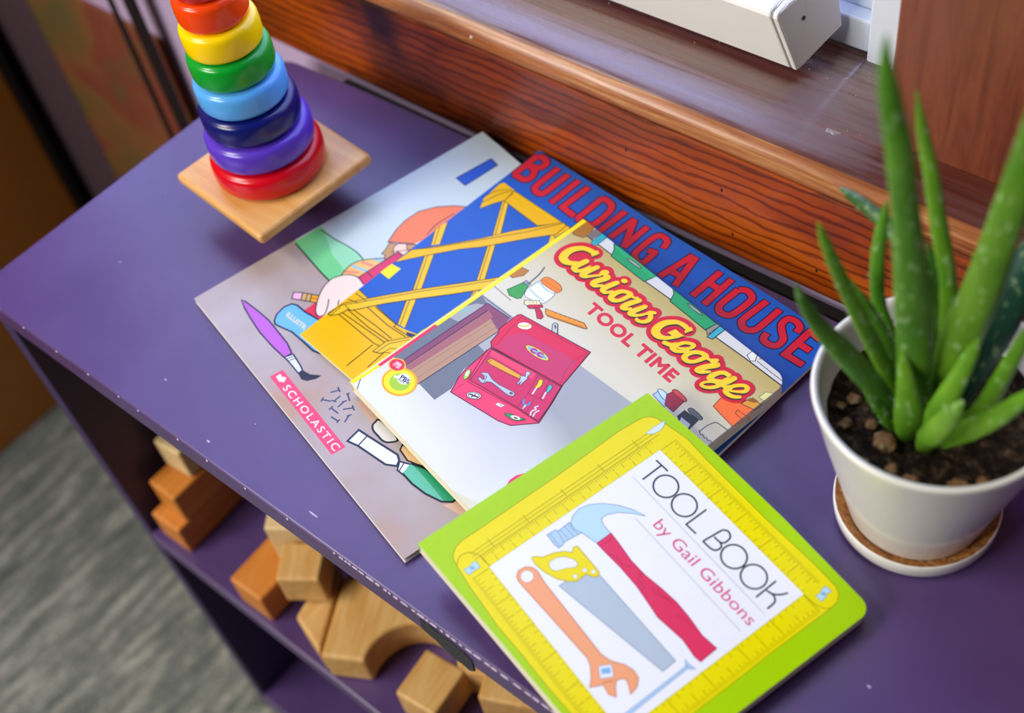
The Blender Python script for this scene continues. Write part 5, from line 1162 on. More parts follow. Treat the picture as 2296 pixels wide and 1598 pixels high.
["S",4,3,[587,2169,6,624,2169,6],0,0,0],
["S",4,5,[588,2197,6,681,2196,6],0,0,0],
["S",4,3,[589,2225,6,627,2225,6],0,0,0],
["S",4,3,[591,2253,6,628,2253,6],0,0,0],
["S",4,3,[592,2281,6,629,2281,6],0,0,0],
["S",4,5,[593,2309,6,653,2308,6],0,0,0],
["S",4,5,[739,2307,6,673,2308,6],0,0,0],
["S",4,3,[594,2337,6,632,2336,6],0,0,0],
["S",4,3,[596,2364,6,633,2364,6],0,0,0],
["S",4,3,[597,2392,6,635,2392,6],0,0,0],
["S",4,5,[598,2420,6,691,2419,6],0,0,0],
["S",4,3,[600,2448,6,637,2448,6],0,0,0],
["S",4,3,[601,2476,6,638,2475,6],0,0,0],
["S",4,3,[602,2504,6,640,2503,6],0,0,0],
["S",4,5,[603,2531,6,663,2531,6],0,0,0],
["S",4,5,[749,2530,6,683,2531,6],0,0,0],
["S",4,3,[605,2559,6,642,2559,6],0,0,0],
["S",4,3,[606,2587,6,643,2587,6],0,0,0],
["S",4,3,[607,2615,6,645,2615,6],0,0,0],
["S",4,6,[503,341,6,613,2749,6],0,0,0],
["S",4,7,[463,341,6,573,2749,6],0,0,0],
["S",4,8,[421,342,6,529,2690,6],0,0,0],
["S",4,9,[514,579,6,402,580,6],0,0,0],
["S",4,9,[535,1025,6,423,1026,6],0,0,0],
["S",4,9,[557,1515,6,445,1516,6],0,0,0],
["S",4,9,[579,2005,6,467,2006,6],0,0,0],
["S",4,9,[601,2473,6,489,2474,6],0,0,0],
["S",4,9,[437,161,8,380,242,8,399,339,8,490,399,8,578,405,8,659,416,8],1,0,0],
["S",4,5,[2877,2605,8,3014,2615,8,3108,2658,8,3142,2723,8],1,0,0],
["P",5,10,[518,188,529,235,517,294,523,340,604,329,598,293,597,242,597,190]],
["S",6,11,[518,188,6,529,235,6,517,294,6,523,340,6,604,329,6,598,293,6,597,242,6,597,190,6],0,1,0],
["P",5,6,[2953,2685,2966,2725,2945,2783,2945,2829,3023,2841,3015,2796,3029,2740,3035,2683]],
["S",6,7,[2953,2685,6,2966,2725,6,2945,2783,6,2945,2829,6,3023,2841,6,3015,2796,6,3029,2740,6,3035,2683,6],0,1,0],
["P",7,12,[580,279,582,275,583,270,583,265,581,260,578,255,574,250,570,246,565,243,559,241,554,239,548,239,544,241,540,243,537,246,535,250,534,255,534,260,536,265,539,270,543,274,547,278,552,282,558,284,563,285,569,285,573,284,577,282]],
["P",7,8,[3012,2775,3013,2770,3014,2766,3013,2760,3011,2755,3008,2750,3005,2746,3000,2742,2996,2739,2991,2737,2986,2736,2981,2737,2977,2738,2973,2741,2971,2744,2969,2749,2969,2754,2969,2759,2971,2764,2974,2769,2978,2773,2982,2777,2987,2780,2992,2782,2997,2783,3002,2782,3006,2781,3009,2778]],
["P",8,9,[514,2641,508,2751,527,2905,569,2858,587,2784,574,2712,549,2672]],
["S",9,10,[514,2641,6,508,2751,6,527,2905,6,569,2858,6,587,2784,6,574,2712,6,549,2672,6],0,1,0],
["P",10,5,[814,1346,763,1414,740,1516,771,1627,846,1740,967,1853,1100,1934,1241,1987,1133,1904,1029,1798,975,1687,973,1620,1042,1589,1161,1584,1152,1406,966,1362,886,1330]],
["S",11,6,[814,1346,8,763,1414,8,740,1516,8,771,1627,8,846,1740,8,967,1853,8,1100,1934,8,1241,1987,8,1133,1904,8,1029,1798,8,975,1687,8,973,1620,8,1042,1589,8,1161,1584,8,1152,1406,8,966,1362,8,886,1330,8],0,1,0],
["P",12,7,[757,1074,763,1127,770,1179,797,1185,795,1342,886,1330,966,1362,933,1158,947,1137,949,1072,886,1063,808,1071]],
["S",11,8,[757,1074,8,763,1127,8,770,1179,8,797,1185,8,795,1342,8,886,1330,8,966,1362,8,933,1158,8,947,1137,8,949,1072,8,886,1063,8,808,1071,8],0,1,0],
["S",11,9,[797,1185,6,939,1153,6],0,0,0],
["S",11,9,[799,1213,6,937,1213,6],0,0,0],
["S",11,9,[798,1271,6,945,1274,6],0,0,0],
["S",11,9,[796,1312,6,955,1323,6],0,0,0],
["S",11,9,[764,1107,6,948,1088,6],0,0,0],
["P",13,7,[1159,1589,1291,1576,1519,1544,1725,1546,1934,1575,2138,1591,2332,1578,2543,1548,2732,1565,2732,1353,2655,1343,2464,1372,2301,1357,2136,1341,1956,1371,1755,1401,1498,1411,1275,1403,1156,1402]],
["S",14,8,[1159,1589,8,1291,1576,8,1519,1544,8,1725,1546,8,1934,1575,8,2138,1591,8,2332,1578,8,2543,1548,8,2732,1565,8,2732,1353,8,2655,1343,8,2464,1372,8,2301,1357,8,2136,1341,8,1956,1371,8,1755,1401,8,1498,1411,8,1275,1403,8,1156,1402,8],0,1,0],
["S",15,9,[1198,1420,6,1215,1506,6,1192,1577,6],1,0,0],
["S",15,9,[1315,1419,6,1390,1455,6,1493,1449,6,1570,1498,6],1,0,0],
["S",15,9,[1677,1488,6,1694,1540,6,1720,1466,6,1813,1450,6,1817,1413,6],1,0,0],
["S",15,9,[1860,1508,6,1960,1501,6,2063,1542,6,2134,1544,6],1,0,0],
["S",15,10,[1920,1538,6,2019,1531,6,2069,1570,6],1,0,0],
["S",15,9,[2227,1492,6,2303,1522,6,2432,1535,6],1,0,0],
["P",16,5,[1273,906,1265,811,2571,1011,2573,1175,1426,1197,1414,1150,1345,1109,1325,1043]],
["S",11,6,[1273,906,8,1265,811,8,2571,1011,8,2573,1175,8,1426,1197,8,1414,1150,8,1345,1109,8,1325,1043,8],0,1,0],
["P",17,10,[856,791,860,824,921,886,957,1005,1011,1093,1075,1152,1034,1190,1050,1231,1407,1217,1434,1191,1421,1144,1382,1119,1348,1107,1338,1048,1341,984,1296,919,1193,841,1054,792,925,776]],
["S",18,11,[856,791,8,860,824,8,921,886,8,957,1005,8,1011,1093,8,1075,1152,8,1034,1190,8,1050,1231,8,1407,1217,8,1434,1191,8,1421,1144,8,1382,1119,8,1348,1107,8,1338,1048,8,1341,984,8,1296,919,8,1193,841,8,1054,792,8,925,776,8],0,1,0],
["P",19,12,[1013,892,1007,909,1006,930,1008,953,1013,975,1020,996,1029,1016,1042,1036,1057,1054,1077,1071,1102,1087,1127,1101,1149,1110,1167,1114,1183,1114,1197,1111,1207,1105,1213,1096,1216,1084,1215,1071,1212,1057,1204,1043,1193,1028,1180,1012,1169,994,1158,970,1148,943,1138,917,1127,897,1114,883,1101,874,1087,869,1073,868,1057,869,1039,873,1024,881]],
["S",18,13,[1013,892,6,1007,909,6,1006,930,6,1008,953,6,1013,975,6,1020,996,6,1029,1016,6,1042,1036,6,1057,1054,6,1077,1071,6,1102,1087,6,1127,1101,6,1149,1110,6,1167,1114,6,1183,1114,6,1197,1111,6,1207,1105,6,1213,1096,6,1216,1084,6,1215,1071,6,1212,1057,6,1204,1043,6,1193,1028,6,1180,1012,6,1169,994,6,1158,970,6,1148,943,6,1138,917,6,1127,897,6,1114,883,6,1101,874,6,1087,869,6,1073,868,6,1057,869,6,1039,873,6,1024,881,6],0,1,0],
["P",19,12,[1324,1118,1323,1123,1322,1128,1319,1133,1315,1136,1310,1139,1305,1141,1300,1142,1295,1141,1290,1139,1285,1136,1281,1133,1278,1128,1277,1123,1276,1118,1277,1112,1278,1107,1281,1103,1285,1099,1290,1096,1295,1094,1300,1094,1305,1094,1310,1096,1315,1099,1319,1103,1322,1107,1323,1112]],
["S",18,13,[1324,1118,4,1323,1123,4,1322,1128,4,1319,1133,4,1315,1136,4,1310,1139,4,1305,1141,4,1300,1142,4,1295,1141,4,1290,1139,4,1285,1136,4,1281,1133,4,1278,1128,4,1277,1123,4,1276,1118,4,1277,1112,4,1278,1107,4,1281,1103,4,1285,1099,4,1290,1096,4,1295,1094,4,1300,1094,4,1305,1094,4,1310,1096,4,1315,1099,4,1319,1103,4,1322,1107,4,1323,1112,4],0,1,0],
["P",19,12,[1391,1173,1391,1178,1389,1183,1386,1188,1382,1192,1378,1195,1373,1196,1367,1197,1362,1196,1357,1195,1352,1192,1349,1188,1346,1183,1344,1178,1343,1173,1344,1168,1346,1163,1349,1158,1352,1154,1357,1151,1362,1150,1367,1149,1373,1150,1378,1151,1382,1154,1386,1158,1389,1163,1391,1168]],
["S",18,13,[1391,1173,4,1391,1178,4,1389,1183,4,1386,1188,4,1382,1192,4,1378,1195,4,1373,1196,4,1367,1197,4,1362,1196,4,1357,1195,4,1352,1192,4,1349,1188,4,1346,1183,4,1344,1178,4,1343,1173,4,1344,1168,4,1346,1163,4,1349,1158,4,1352,1154,4,1357,1151,4,1362,1150,4,1367,1149,4,1373,1150,4,1378,1151,4,1382,1154,4,1386,1158,4,1389,1163,4,1391,1168,4],0,1,0],
["P",19,12,[1315,1000,1314,1005,1312,1010,1310,1015,1306,1018,1301,1021,1296,1023,1291,1024,1285,1023,1280,1021,1276,1018,1272,1015,1269,1010,1267,1005,1267,1000,1267,994,1269,989,1272,985,1276,981,1280,978,1285,976,1291,976,1296,976,1301,978,1306,981,1310,985,1312,989,1314,994]],
["S",18,13,[1315,1000,4,1314,1005,4,1312,1010,4,1310,1015,4,1306,1018,4,1301,1021,4,1296,1023,4,1291,1024,4,1285,1023,4,1280,1021,4,1276,1018,4,1272,1015,4,1269,1010,4,1267,1005,4,1267,1000,4,1267,994,4,1269,989,4,1272,985,4,1276,981,4,1280,978,4,1285,976,4,1291,976,4,1296,976,4,1301,978,4,1306,981,4,1310,985,4,1312,989,4,1314,994,4],0,1,0],
["P",20,12,[919,544,878,601,890,681,933,728,999,747,1139,723,2065,669,2167,693,2293,776,2389,803,2473,788,2528,719,2547,622,2469,667,2410,688,2373,657,2358,610,2389,570,2478,501,2412,463,2312,487,2247,369,2186,440,2086,515,2009,541,978,529]],
["S",21,13,[919,544,8,878,601,8,890,681,8,933,728,8,999,747,8,1139,723,8,2065,669,8,2167,693,8,2293,776,8,2389,803,8,2473,788,8,2528,719,8,2547,622,8,2469,667,8,2410,688,8,2373,657,8,2358,610,8,2389,570,8,2478,501,8,2412,463,8,2312,487,8,2247,369,8,2186,440,8,2086,515,8,2009,541,8,978,529,8],0,1,0],
["P",19,14,[1049,630,1048,644,1043,658,1035,671,1025,681,1012,689,998,694,983,696,969,694,955,689,942,681,932,671,924,658,919,644,917,630,919,615,924,601,932,588,942,578,955,570,969,565,983,564,998,565,1012,570,1025,578,1035,588,1043,601,1048,615]],
["S",21,15,[1049,630,5,1048,644,5,1043,658,5,1035,671,5,1025,681,5,1012,689,5,998,694,5,983,696,5,969,694,5,955,689,5,942,681,5,932,671,5,924,658,5,919,644,5,917,630,5,919,615,5,924,601,5,932,588,5,942,578,5,955,570,5,969,565,5,983,564,5,998,565,5,1012,570,5,1025,578,5,1035,588,5,1043,601,5,1048,615,5],0,1,0],
["P",19,14,[2142,570,2209,680,2313,614,2247,503]],
["S",11,15,[2142,570,6,2209,680,6,2313,614,6,2247,503,6],0,1,0],
["P",22,16,[2175,574,2221,649,2272,617,2222,543]],
["S",23,16,[2291,490,8,2341,589,8],0,0,0],
["P",24,5,[2647,423,2664,369,2684,375,2702,1241,2674,1243]],
["S",11,6,[2647,423,6,2664,369,6,2684,375,6,2702,1241,6,2674,1243,6],0,1,0],
["P",24,7,[2616,1256,2669,1251,2756,1268,2716,1223,2667,1219]],
["S",11,8,[2616,1256,6,2669,1251,6,2756,1268,6,2716,1223,6,2667,1219,6],0,1,0],
["S",25,5,[826,2509,19,1003,2515,19],0,0,0],
["S",25,6,[908,2509,19,907,2245,19],0,0,0],
["S",25,6,[1252,2378,19,1250,2399,19,1245,2419,19,1238,2438,19,1227,2455,19,1214,2471,19,1198,2484,19,1180,2495,19,1161,2503,19,1141,2508,19,1121,2509,19,1100,2508,19,1080,2503,19,1061,2495,19,1044,2484,19,1028,2471,19,1015,2455,19,1004,2438,19,996,2419,19,992,2399,19,990,2378,19,992,2358,19,996,2338,19,1004,2319,19,1015,2301,19,1028,2286,19,1044,2272,19,1061,2262,19,1080,2254,19,1100,2249,19,1121,2247,19,1141,2249,19,1161,2254,19,1180,2262,19,1198,2272,19,1214,2286,19,1227,2301,19,1238,2319,19,1245,2338,19,1250,2358,19],0,1,0],
["S",25,5,[1535,2376,19,1533,2396,19,1528,2416,19,1520,2435,19,1510,2453,19,1496,2468,19,1481,2481,19,1463,2492,19,1444,2500,19,1424,2505,19,1404,2507,19,1383,2505,19,1363,2500,19,1344,2492,19,1327,2481,19,1311,2468,19,1298,2453,19,1287,2435,19,1279,2416,19,1274,2396,19,1273,2376,19,1274,2355,19,1279,2335,19,1287,2316,19,1298,2299,19,1311,2283,19,1327,2270,19,1344,2259,19,1363,2251,19,1383,2246,19,1404,2245,19,1424,2246,19,1444,2251,19,1463,2259,19,1481,2270,19,1496,2283,19,1510,2299,19,1520,2316,19,1528,2335,19,1533,2355,19],0,1,0],
["S",25,5,[2275,2364,19,2273,2384,19,2268,2404,19,2260,2423,19,2250,2441,19,2236,2456,19,2221,2470,19,2203,2480,19,2184,2488,19,2164,2493,19,2144,2495,19,2123,2493,19,2103,2488,19,2084,2480,19,2067,2470,19,2051,2456,19,2038,2441,19,2027,2423,19,2019,2404,19,2014,2384,19,2013,2364,19,2014,2343,19,2019,2323,19,2027,2304,19,2038,2287,19,2051,2271,19,2067,2258,19,2084,2247,19,2103,2239,19,2123,2234,19,2144,2233,19,2164,2234,19,2184,2239,19,2203,2247,19,2221,2258,19,2236,2271,19,2250,2287,19,2260,2304,19,2268,2323,19,2273,2343,19],0,1,0],
["S",25,5,[2556,2363,19,2555,2384,19,2550,2404,19,2542,2423,19,2531,2440,19,2518,2456,19,2502,2469,19,2485,2480,19,2466,2488,19,2446,2492,19,2425,2494,19,2405,2492,19,2385,2488,19,2366,2480,19,2348,2469,19,2333,2456,19,2319,2440,19,2309,2423,19,2301,2404,19,2296,2384,19,2294,2363,19,2296,2343,19,2301,2323,19,2309,2304,19,2319,2286,19,2333,2270,19,2348,2257,19,2366,2246,19,2385,2239,19,2405,2234,19,2425,2232,19,2446,2234,19,2466,2239,19,2485,2246,19,2502,2257,19,2518,2270,19,2531,2286,19,2542,2304,19,2550,2323,19,2555,2343,19],0,1,0],
["S",25,5,[1585,2515,19,1576,2241,19,1717,2245,19],0,0,0],
["S",25,5,[1856,2475,19,1822,2242,19],0,0,0],
["S",25,6,[1854,2478,19,1905,2514,19,1967,2482,19,1974,2402,19,1938,2366,19,1857,2363,19],1,0,0],
["S",25,7,[1938,2366,19,1986,2341,19,1980,2276,19,1928,2246,19,1818,2242,19],1,0,0],
["S",25,5,[2598,2498,19,2595,2224,19],0,0,0],
["S",25,6,[2609,2354,19,2677,2376,19,2726,2426,19,2763,2497,19],1,0,0],
["S",25,7,[2616,2356,19,2692,2370,19,2747,2329,19,2751,2222,19],1,0,0],
["S",26,5,[812,2190,6,2769,2164,6],0,0,0],
["S",26,7,[1194,1891,6,2753,1861,6],0,0,0],
["T",27,5,"by Gail Gibbons",[1363,1971,1401,-14,5,135],0.0]],
 },
}
LEAVES = [[[0.5842,0.1947,0.078,0.00581],[0.581,0.1918,0.0949,0.00726],[0.5801,0.1851,0.1489,0.00807],[0.5764,0.1774,0.1996,0.00677],[0.5735,0.1721,0.2354,0.00539],[0.5694,0.1684,0.268,0.00496],[0.5644,0.1666,0.2919,0.00385],[0.5621,0.1658,0.307,0.00211],[0.5616,0.1656,0.317,0.0003]],[[0.5902,0.2033,0.078,0.00362],[0.591,0.2061,0.1019,0.00453],[0.5854,0.2083,0.1348,0.00417],[0.5801,0.2107,0.1622,0.00385],[0.5724,0.2121,0.1871,0.00374],[0.5649,0.2115,0.2173,0.00324],[0.5586,0.2113,0.2384,0.00228],[0.5548,0.2099,0.2572,0.00034]],[[0.591,0.1997,0.078,0.00573],[0.5923,0.2002,0.1026,0.00716],[0.5943,0.1988,0.1413,0.00892],[0.5994,0.1985,0.1827,0.00782],[0.6033,0.1978,0.2268,0.00678],[0.6062,0.1968,0.261,0.00607],[0.6075,0.1951,0.2934,0.00377],[0.6071,0.195,0.312,0.00029]],[[0.5928,0.2081,0.078,0.00579],[0.5953,0.2141,0.0998,0.00724],[0.5981,0.2236,0.1214,0.00929],[0.6005,0.2351,0.1425,0.00889],[0.6042,0.2472,0.1682,0.00672],[0.6093,0.2596,0.1923,0.00056]],[[0.5817,0.1887,0.078,0.00366],[0.5769,0.1818,0.089,0.00458],[0.5723,0.1759,0.1131,0.00504],[0.5616,0.1656,0.1411,0.00525],[0.5509,0.1574,0.1637,0.00416],[0.5442,0.1518,0.1824,0.0024],[0.5413,0.1496,0.1949,0.00036]],[[0.5823,0.1928,0.078,0.0033],[0.5779,0.1886,0.0979,0.00413],[0.5637,0.1812,0.1371,0.00395],[0.5528,0.1751,0.1693,0.00342],[0.5461,0.1706,0.1921,0.00276],[0.5416,0.1689,0.2057,0.00181],[0.5396,0.1682,0.2135,0.00036]],[[0.5725,0.2006,0.078,0.00279],[0.5615,0.2017,0.1192,0.00349],[0.5525,0.2048,0.1357,0.00335],[0.5483,0.2075,0.1578,0.00327],[0.5474,0.2093,0.1757,0.00272],[0.5476,0.2105,0.1872,0.00153],[0.5477,0.2105,0.1939,0.00028]],[[0.5743,0.2064,0.078,0.00236],[0.5645,0.2114,0.1551,0.00295],[0.5476,0.2201,0.1663,0.00336],[0.5332,0.2255,0.168,0.00321],[0.5218,0.2298,0.1667,0.00244],[0.5132,0.2331,0.1653,0.00041]],[[0.5816,0.195,0.078,0.00414],[0.5767,0.1924,0.0997,0.00517],[0.5664,0.1908,0.121,0.00628],[0.5556,0.1911,0.1389,0.00519],[0.5493,0.1909,0.1504,0.00336],[0.5444,0.1912,0.1596,0.00039]],[[0.5947,0.1819,0.078,0.0035],[0.5985,0.1705,0.1037,0.00438],[0.6024,0.1677,0.1164,0.00545],[0.6068,0.1661,0.1308,0.00494],[0.6109,0.1644,0.1455,0.00315],[0.613,0.1641,0.1527,0.00055]],[[0.5924,0.1887,0.078,0.00409],[0.5946,0.1819,0.0923,0.00511],[0.5978,0.1809,0.115,0.00534],[0.6017,0.1845,0.1352,0.00442],[0.6045,0.1876,0.1539,0.00281],[0.6056,0.1891,0.1626,0.00037]],[[0.5982,0.1883,0.078,0.00322],[0.6043,0.1812,0.0974,0.00403],[0.6125,0.1799,0.1125,0.00509],[0.6212,0.1809,0.1265,0.00458],[0.629,0.1817,0.1429,0.0037],[0.6355,0.183,0.157,0.00199],[0.6403,0.1837,0.1686,0.00035]],[[0.5984,0.1948,0.078,0.00326],[0.6047,0.192,0.092,0.00408],[0.6128,0.1928,0.1146,0.00453],[0.6174,0.1934,0.1415,0.00378],[0.6212,0.1937,0.1649,0.00274],[0.624,0.1947,0.1881,0.00053]],[[0.5825,0.1864,0.078,0.00231],[0.5782,0.178,0.0927,0.00289],[0.5738,0.1743,0.1058,0.00325],[0.5693,0.1705,0.1186,0.0024],[0.5657,0.1682,0.1268,0.0004]],[[0.5873,0.1869,0.078,0.00475],[0.5862,0.1788,0.0945,0.00594],[0.5862,0.1767,0.1092,0.00662],[0.5834,0.1778,0.121,0.00495],[0.5792,0.1805,0.1344,0.00293],[0.5764,0.1816,0.1469,0.00048]],[[0.586,0.2081,0.078,0.0033],[0.584,0.2142,0.1084,0.00413],[0.5764,0.2178,0.1319,0.00444],[0.5697,0.2196,0.1533,0.00336],[0.5639,0.2218,0.1668,0.00059]]]
UN = 0.05e-3; STEP = 0.010e-3
def ink(c, book):
    if c == 'mottle':
        m = mat('print_table', '#bdb2b2', .24, .2)
        if not m.get('done'):
            v = mapped(m, (1, 1, 1)); n = noise(m, v, 14, 3, .5, .5); N, K, b = nodes(m)
            K.new(ramp(m, n, [(.35, '#b0a8aa'), (.55, '#aa9b98'), (.72, '#b0917e')]), b.inputs['Base Color']); m['done'] = 1
        return m
    if c in ('gwall', 'gfloor'):
        m = mat('print_' + c, '#c9c4a6', .22, .2)
        if not m.get('done'):
            N, K, b = nodes(m)
            if c == 'gwall':
                v = mapped(m, (1, 1, 1)); sp = N.new('ShaderNodeSeparateXYZ'); K.new(v, sp.inputs[0])
                mr = N.new('ShaderNodeMapRange'); mr.inputs['From Min'].default_value = .115; mr.inputs['From Max'].default_value = .172; K.new(sp.outputs[1], mr.inputs['Value'])
                K.new(ramp(m, mr.outputs[0], [(0, '#d3d1bc'), (.45, '#cdc6a4'), (1, '#bba964')]), b.inputs['Base Color'])
            else:
                v = mapped(m, (1, 1, 1)); n = noise(m, v, 16, 2, .4, .4); sp = N.new('ShaderNodeSeparateXYZ'); K.new(v, sp.inputs[0])
                mr = N.new('ShaderNodeMapRange'); mr.inputs['From Min'].default_value = 0; mr.inputs['From Max'].default_value = .085; K.new(sp.outputs[1], mr.inputs['Value'])
                ad = N.new('ShaderNodeMath'); ad.operation = 'MULTIPLY_ADD'; ad.inputs[1].default_value = .35; K.new(n, ad.inputs[0]); K.new(mr.outputs[0], ad.inputs[2])
                K.new(ramp(m, ad.outputs[0], [(.25, '#dadde0'), (.75, '#c2c6ca'), (1, '#a0a4aa')]), b.inputs['Base Color'])
            m['done'] = 1
        return m
    return mat('print_' + c, c, .22, .2)
def pairs(a, k=2): return [tuple(a[i:i + k]) for i in range(0, len(a), k)]
def add_poly(bm, pts, z, mi):
    pts = [p for i, p in enumerate(pts) if (p[0] - pts[i - 1][0]) ** 2 + (p[1] - pts[i - 1][1]) ** 2 > .25]
    if len(pts) < 3: return
    ar = sum(pts[i - 1][0] * pts[i][1] - pts[i][0] * pts[i - 1][1] for i in range(len(pts)))
    if ar < 0: pts = pts[::-1]
    f = bm.faces.new([bm.verts.new((x * UN, y * UN, z)) for x, y in pts]); f.material_index = mi
def add_stroke(bm, pts, z, mi, closed, caps):
    q = [pts[0]]
    for p in pts[1:]:
        if math.hypot(p[0] - q[-1][0], p[1] - q[-1][1]) > .5: q.append(p)
    if closed and math.hypot(q[0][0] - q[-1][0], q[0][1] - q[-1][1]) < .5: q.pop()
    n = len(q)
    if n < 2: return
    def un(a, b):
        d = math.hypot(b[0] - a[0], b[1] - a[1]) or 1; return ((b[0] - a[0]) / d, (b[1] - a[1]) / d)
    if caps == 2 and not closed:   # square caps
        a, b = un(q[0], q[1]), un(q[-2], q[-1]); e = 10
        q[0] = (q[0][0] - a[0] * e, q[0][1] - a[1] * e, q[0][2]); q[-1] = (q[-1][0] + b[0] * e, q[-1][1] + b[1] * e, q[-1][2])
    L, R = [], []
    for i in range(n):
        if closed: d0, d1 = un(q[i - 1], q[i]), un(q[i], q[(i + 1) % n])
        else:
            d0 = un(q[max(i - 1, 0)], q[max(i, 1)]); d1 = un(q[min(i, n - 2)], q[min(i + 1, n - 1)])
        n0, n1 = (-d0[1], d0[0]), (-d1[1], d1[0]); mx, my = n0[0] + n1[0], n0[1] + n1[1]; l = math.hypot(mx, my)
        if l < .3: mx, my = n1; k = 1
        else: mx /= l; my /= l; k = min(1 / max(mx * n1[0] + my * n1[1], .2), 1.8)
        h = q[i][2] / 2 * k; L.append((q[i][0] + mx * h, q[i][1] + my * h)); R.append((q[i][0] - mx * h, q[i][1] - my * h))
    zz = lambda i: z + STEP * .45 * i / n
    lv = [bm.verts.new((a[0] * UN, a[1] * UN, zz(i))) for i, a in enumerate(L)]; rv = [bm.verts.new((a[0] * UN, a[1] * UN, zz(i))) for i, a in enumerate(R)]
    for i in range(n if closed else n - 1):
        j = (i + 1) % n
        f = bm.faces.new((rv[i], rv[j], lv[j], lv[i])); f.material_index = mi
    if caps == 1 and not closed:
        for (a, l, r, sgn, i0) in ((q[0], lv[0], rv[0], 1, 0), (q[-1], lv[-1], rv[-1], -1, n - 1)):
            hw = a[2] / 2; t0 = math.atan2(l.co.y / UN - a[1], l.co.x / UN - a[0])
            arc = [bm.verts.new(((a[0] + hw * math.cos(t0 + sgn * PI * k / 8)) * UN, (a[1] + hw * math.sin(t0 + sgn * PI * k / 8)) * UN, zz(i0))) for k in range(1, 8)]
            loop = [l] + arc + [r]
            f = bm.faces.new(loop if sgn > 0 else loop[::-1]); f.material_index = mi
def add_text(bm, s, fr, z, mi, bold):
    cu = bpy.data.curves.new('t', 'FONT'); cu.body = s; cu.size = 1; cu.resolution_u = 4
    if s == 'SCHOLASTIC': cu.space_character = 1.32
    if s == 'TOOL TIME': cu.space_character = 1.08
    to = bpy.data.objects.new('t', cu); C.objects.link(to); dg = bpy.context.evaluated_depsgraph_get(); dg.update()
    me = to.evaluated_get(dg).to_mesh()
    xs = [v.co.x for v in me.vertices]; x0, x1 = min(xs), max(xs); cap = .729
    caps = [v.co.y for v in me.vertices]
    ox, oy, ax, ay, cx, cy = fr; vs = []
    for v in me.vertices:
        a = (v.co.x - x0) / (x1 - x0); b = v.co.y / cap
        vs.append(bm.verts.new(((ox + ax * a + cx * b) * UN, (oy + ay * a + cy * b) * UN, z)))
    for p in me.polygons:
        f = bm.faces.new([vs[i] for i in p.vertices]); f.material_index = mi
    if bold:      # heavier lettering: the glyph outline is inked as well
        cnt = {}
        for p in me.polygons:
            for e in p.edge_keys: cnt[e] = cnt.get(e, 0) + 1
        sx = math.hypot(ax, ay) / (x1 - x0); h = bold * sx
        for k, (e, c_) in enumerate(sorted(cnt.items())):
            if c_ != 1: continue
            a_, b_ = (Vector((vs[i].co.x / UN, vs[i].co.y / UN)) for i in e)
            if (b_ - a_).length < 1e-6: continue
            d_ = (b_ - a_).normalized(); n_ = Vector((-d_.y, d_.x)) * h; d_ = d_ * h * .9
            f = bm.faces.new([bm.verts.new((q.x * UN, q.y * UN, z + STEP * (.1 + .3 * (k % 5) / 5))) for q in (a_ - d_ - n_, b_ + d_ - n_, b_ + d_ + n_, a_ - d_ + n_)]); f.material_index = mi
    to.evaluated_get(dg).to_mesh_clear(); bpy.data.objects.remove(to); bpy.data.curves.remove(cu)
def cover_mesh(d, thick, z_top):
    """a printed cover: the sheet itself plus its print"""
    bm = bmesh.new(); mats = [ink(d['base'], d)] + [ink(c, d) for c in d['pal']] + [WHITEP]
    out = pairs(d['outline']); prism(bm, [(x * UN, y * UN) for x, y in out], z_top - thick, z_top)
    bm.normal_update()
    for f in bm.faces:
        if f.normal.z < .5: f.material_index = len(mats) - 1
    for it in d['items']:
        z = z_top + STEP * it[2]; mi = it[1] + 1
        if it[0] == 'P': add_poly(bm, pairs(it[3]), z, mi)
        elif it[0] == 'S':
            p = pairs(it[3], 3)
            if it[4]: p = catmull(p, it[5], 6)
            add_stroke(bm, p, z, mi, it[5], it[6])
        else: add_text(bm, it[3], it[4], z, mi, it[5])
    me_faces = [f for f in bm.faces if abs(f.normal.z) < 2]
    bm.normal_update()
    for f in bm.faces:
        if f.material_index not in (len(mats) - 1,) and f.normal.z < 0 and f.calc_center_median().z > z_top - thick * .5: f.normal_flip()
    return bm, mats
def inset(pts, k):
    cx = sum(p[0] for p in pts) / len(pts); cy = sum(p[1] for p in pts) / len(pts); o = []
    for x, y in pts:
        l = math.hypot(x - cx, y - cy); o.append((x - (x - cx) / l * k, y - (y - cy) / l * k))
    return o
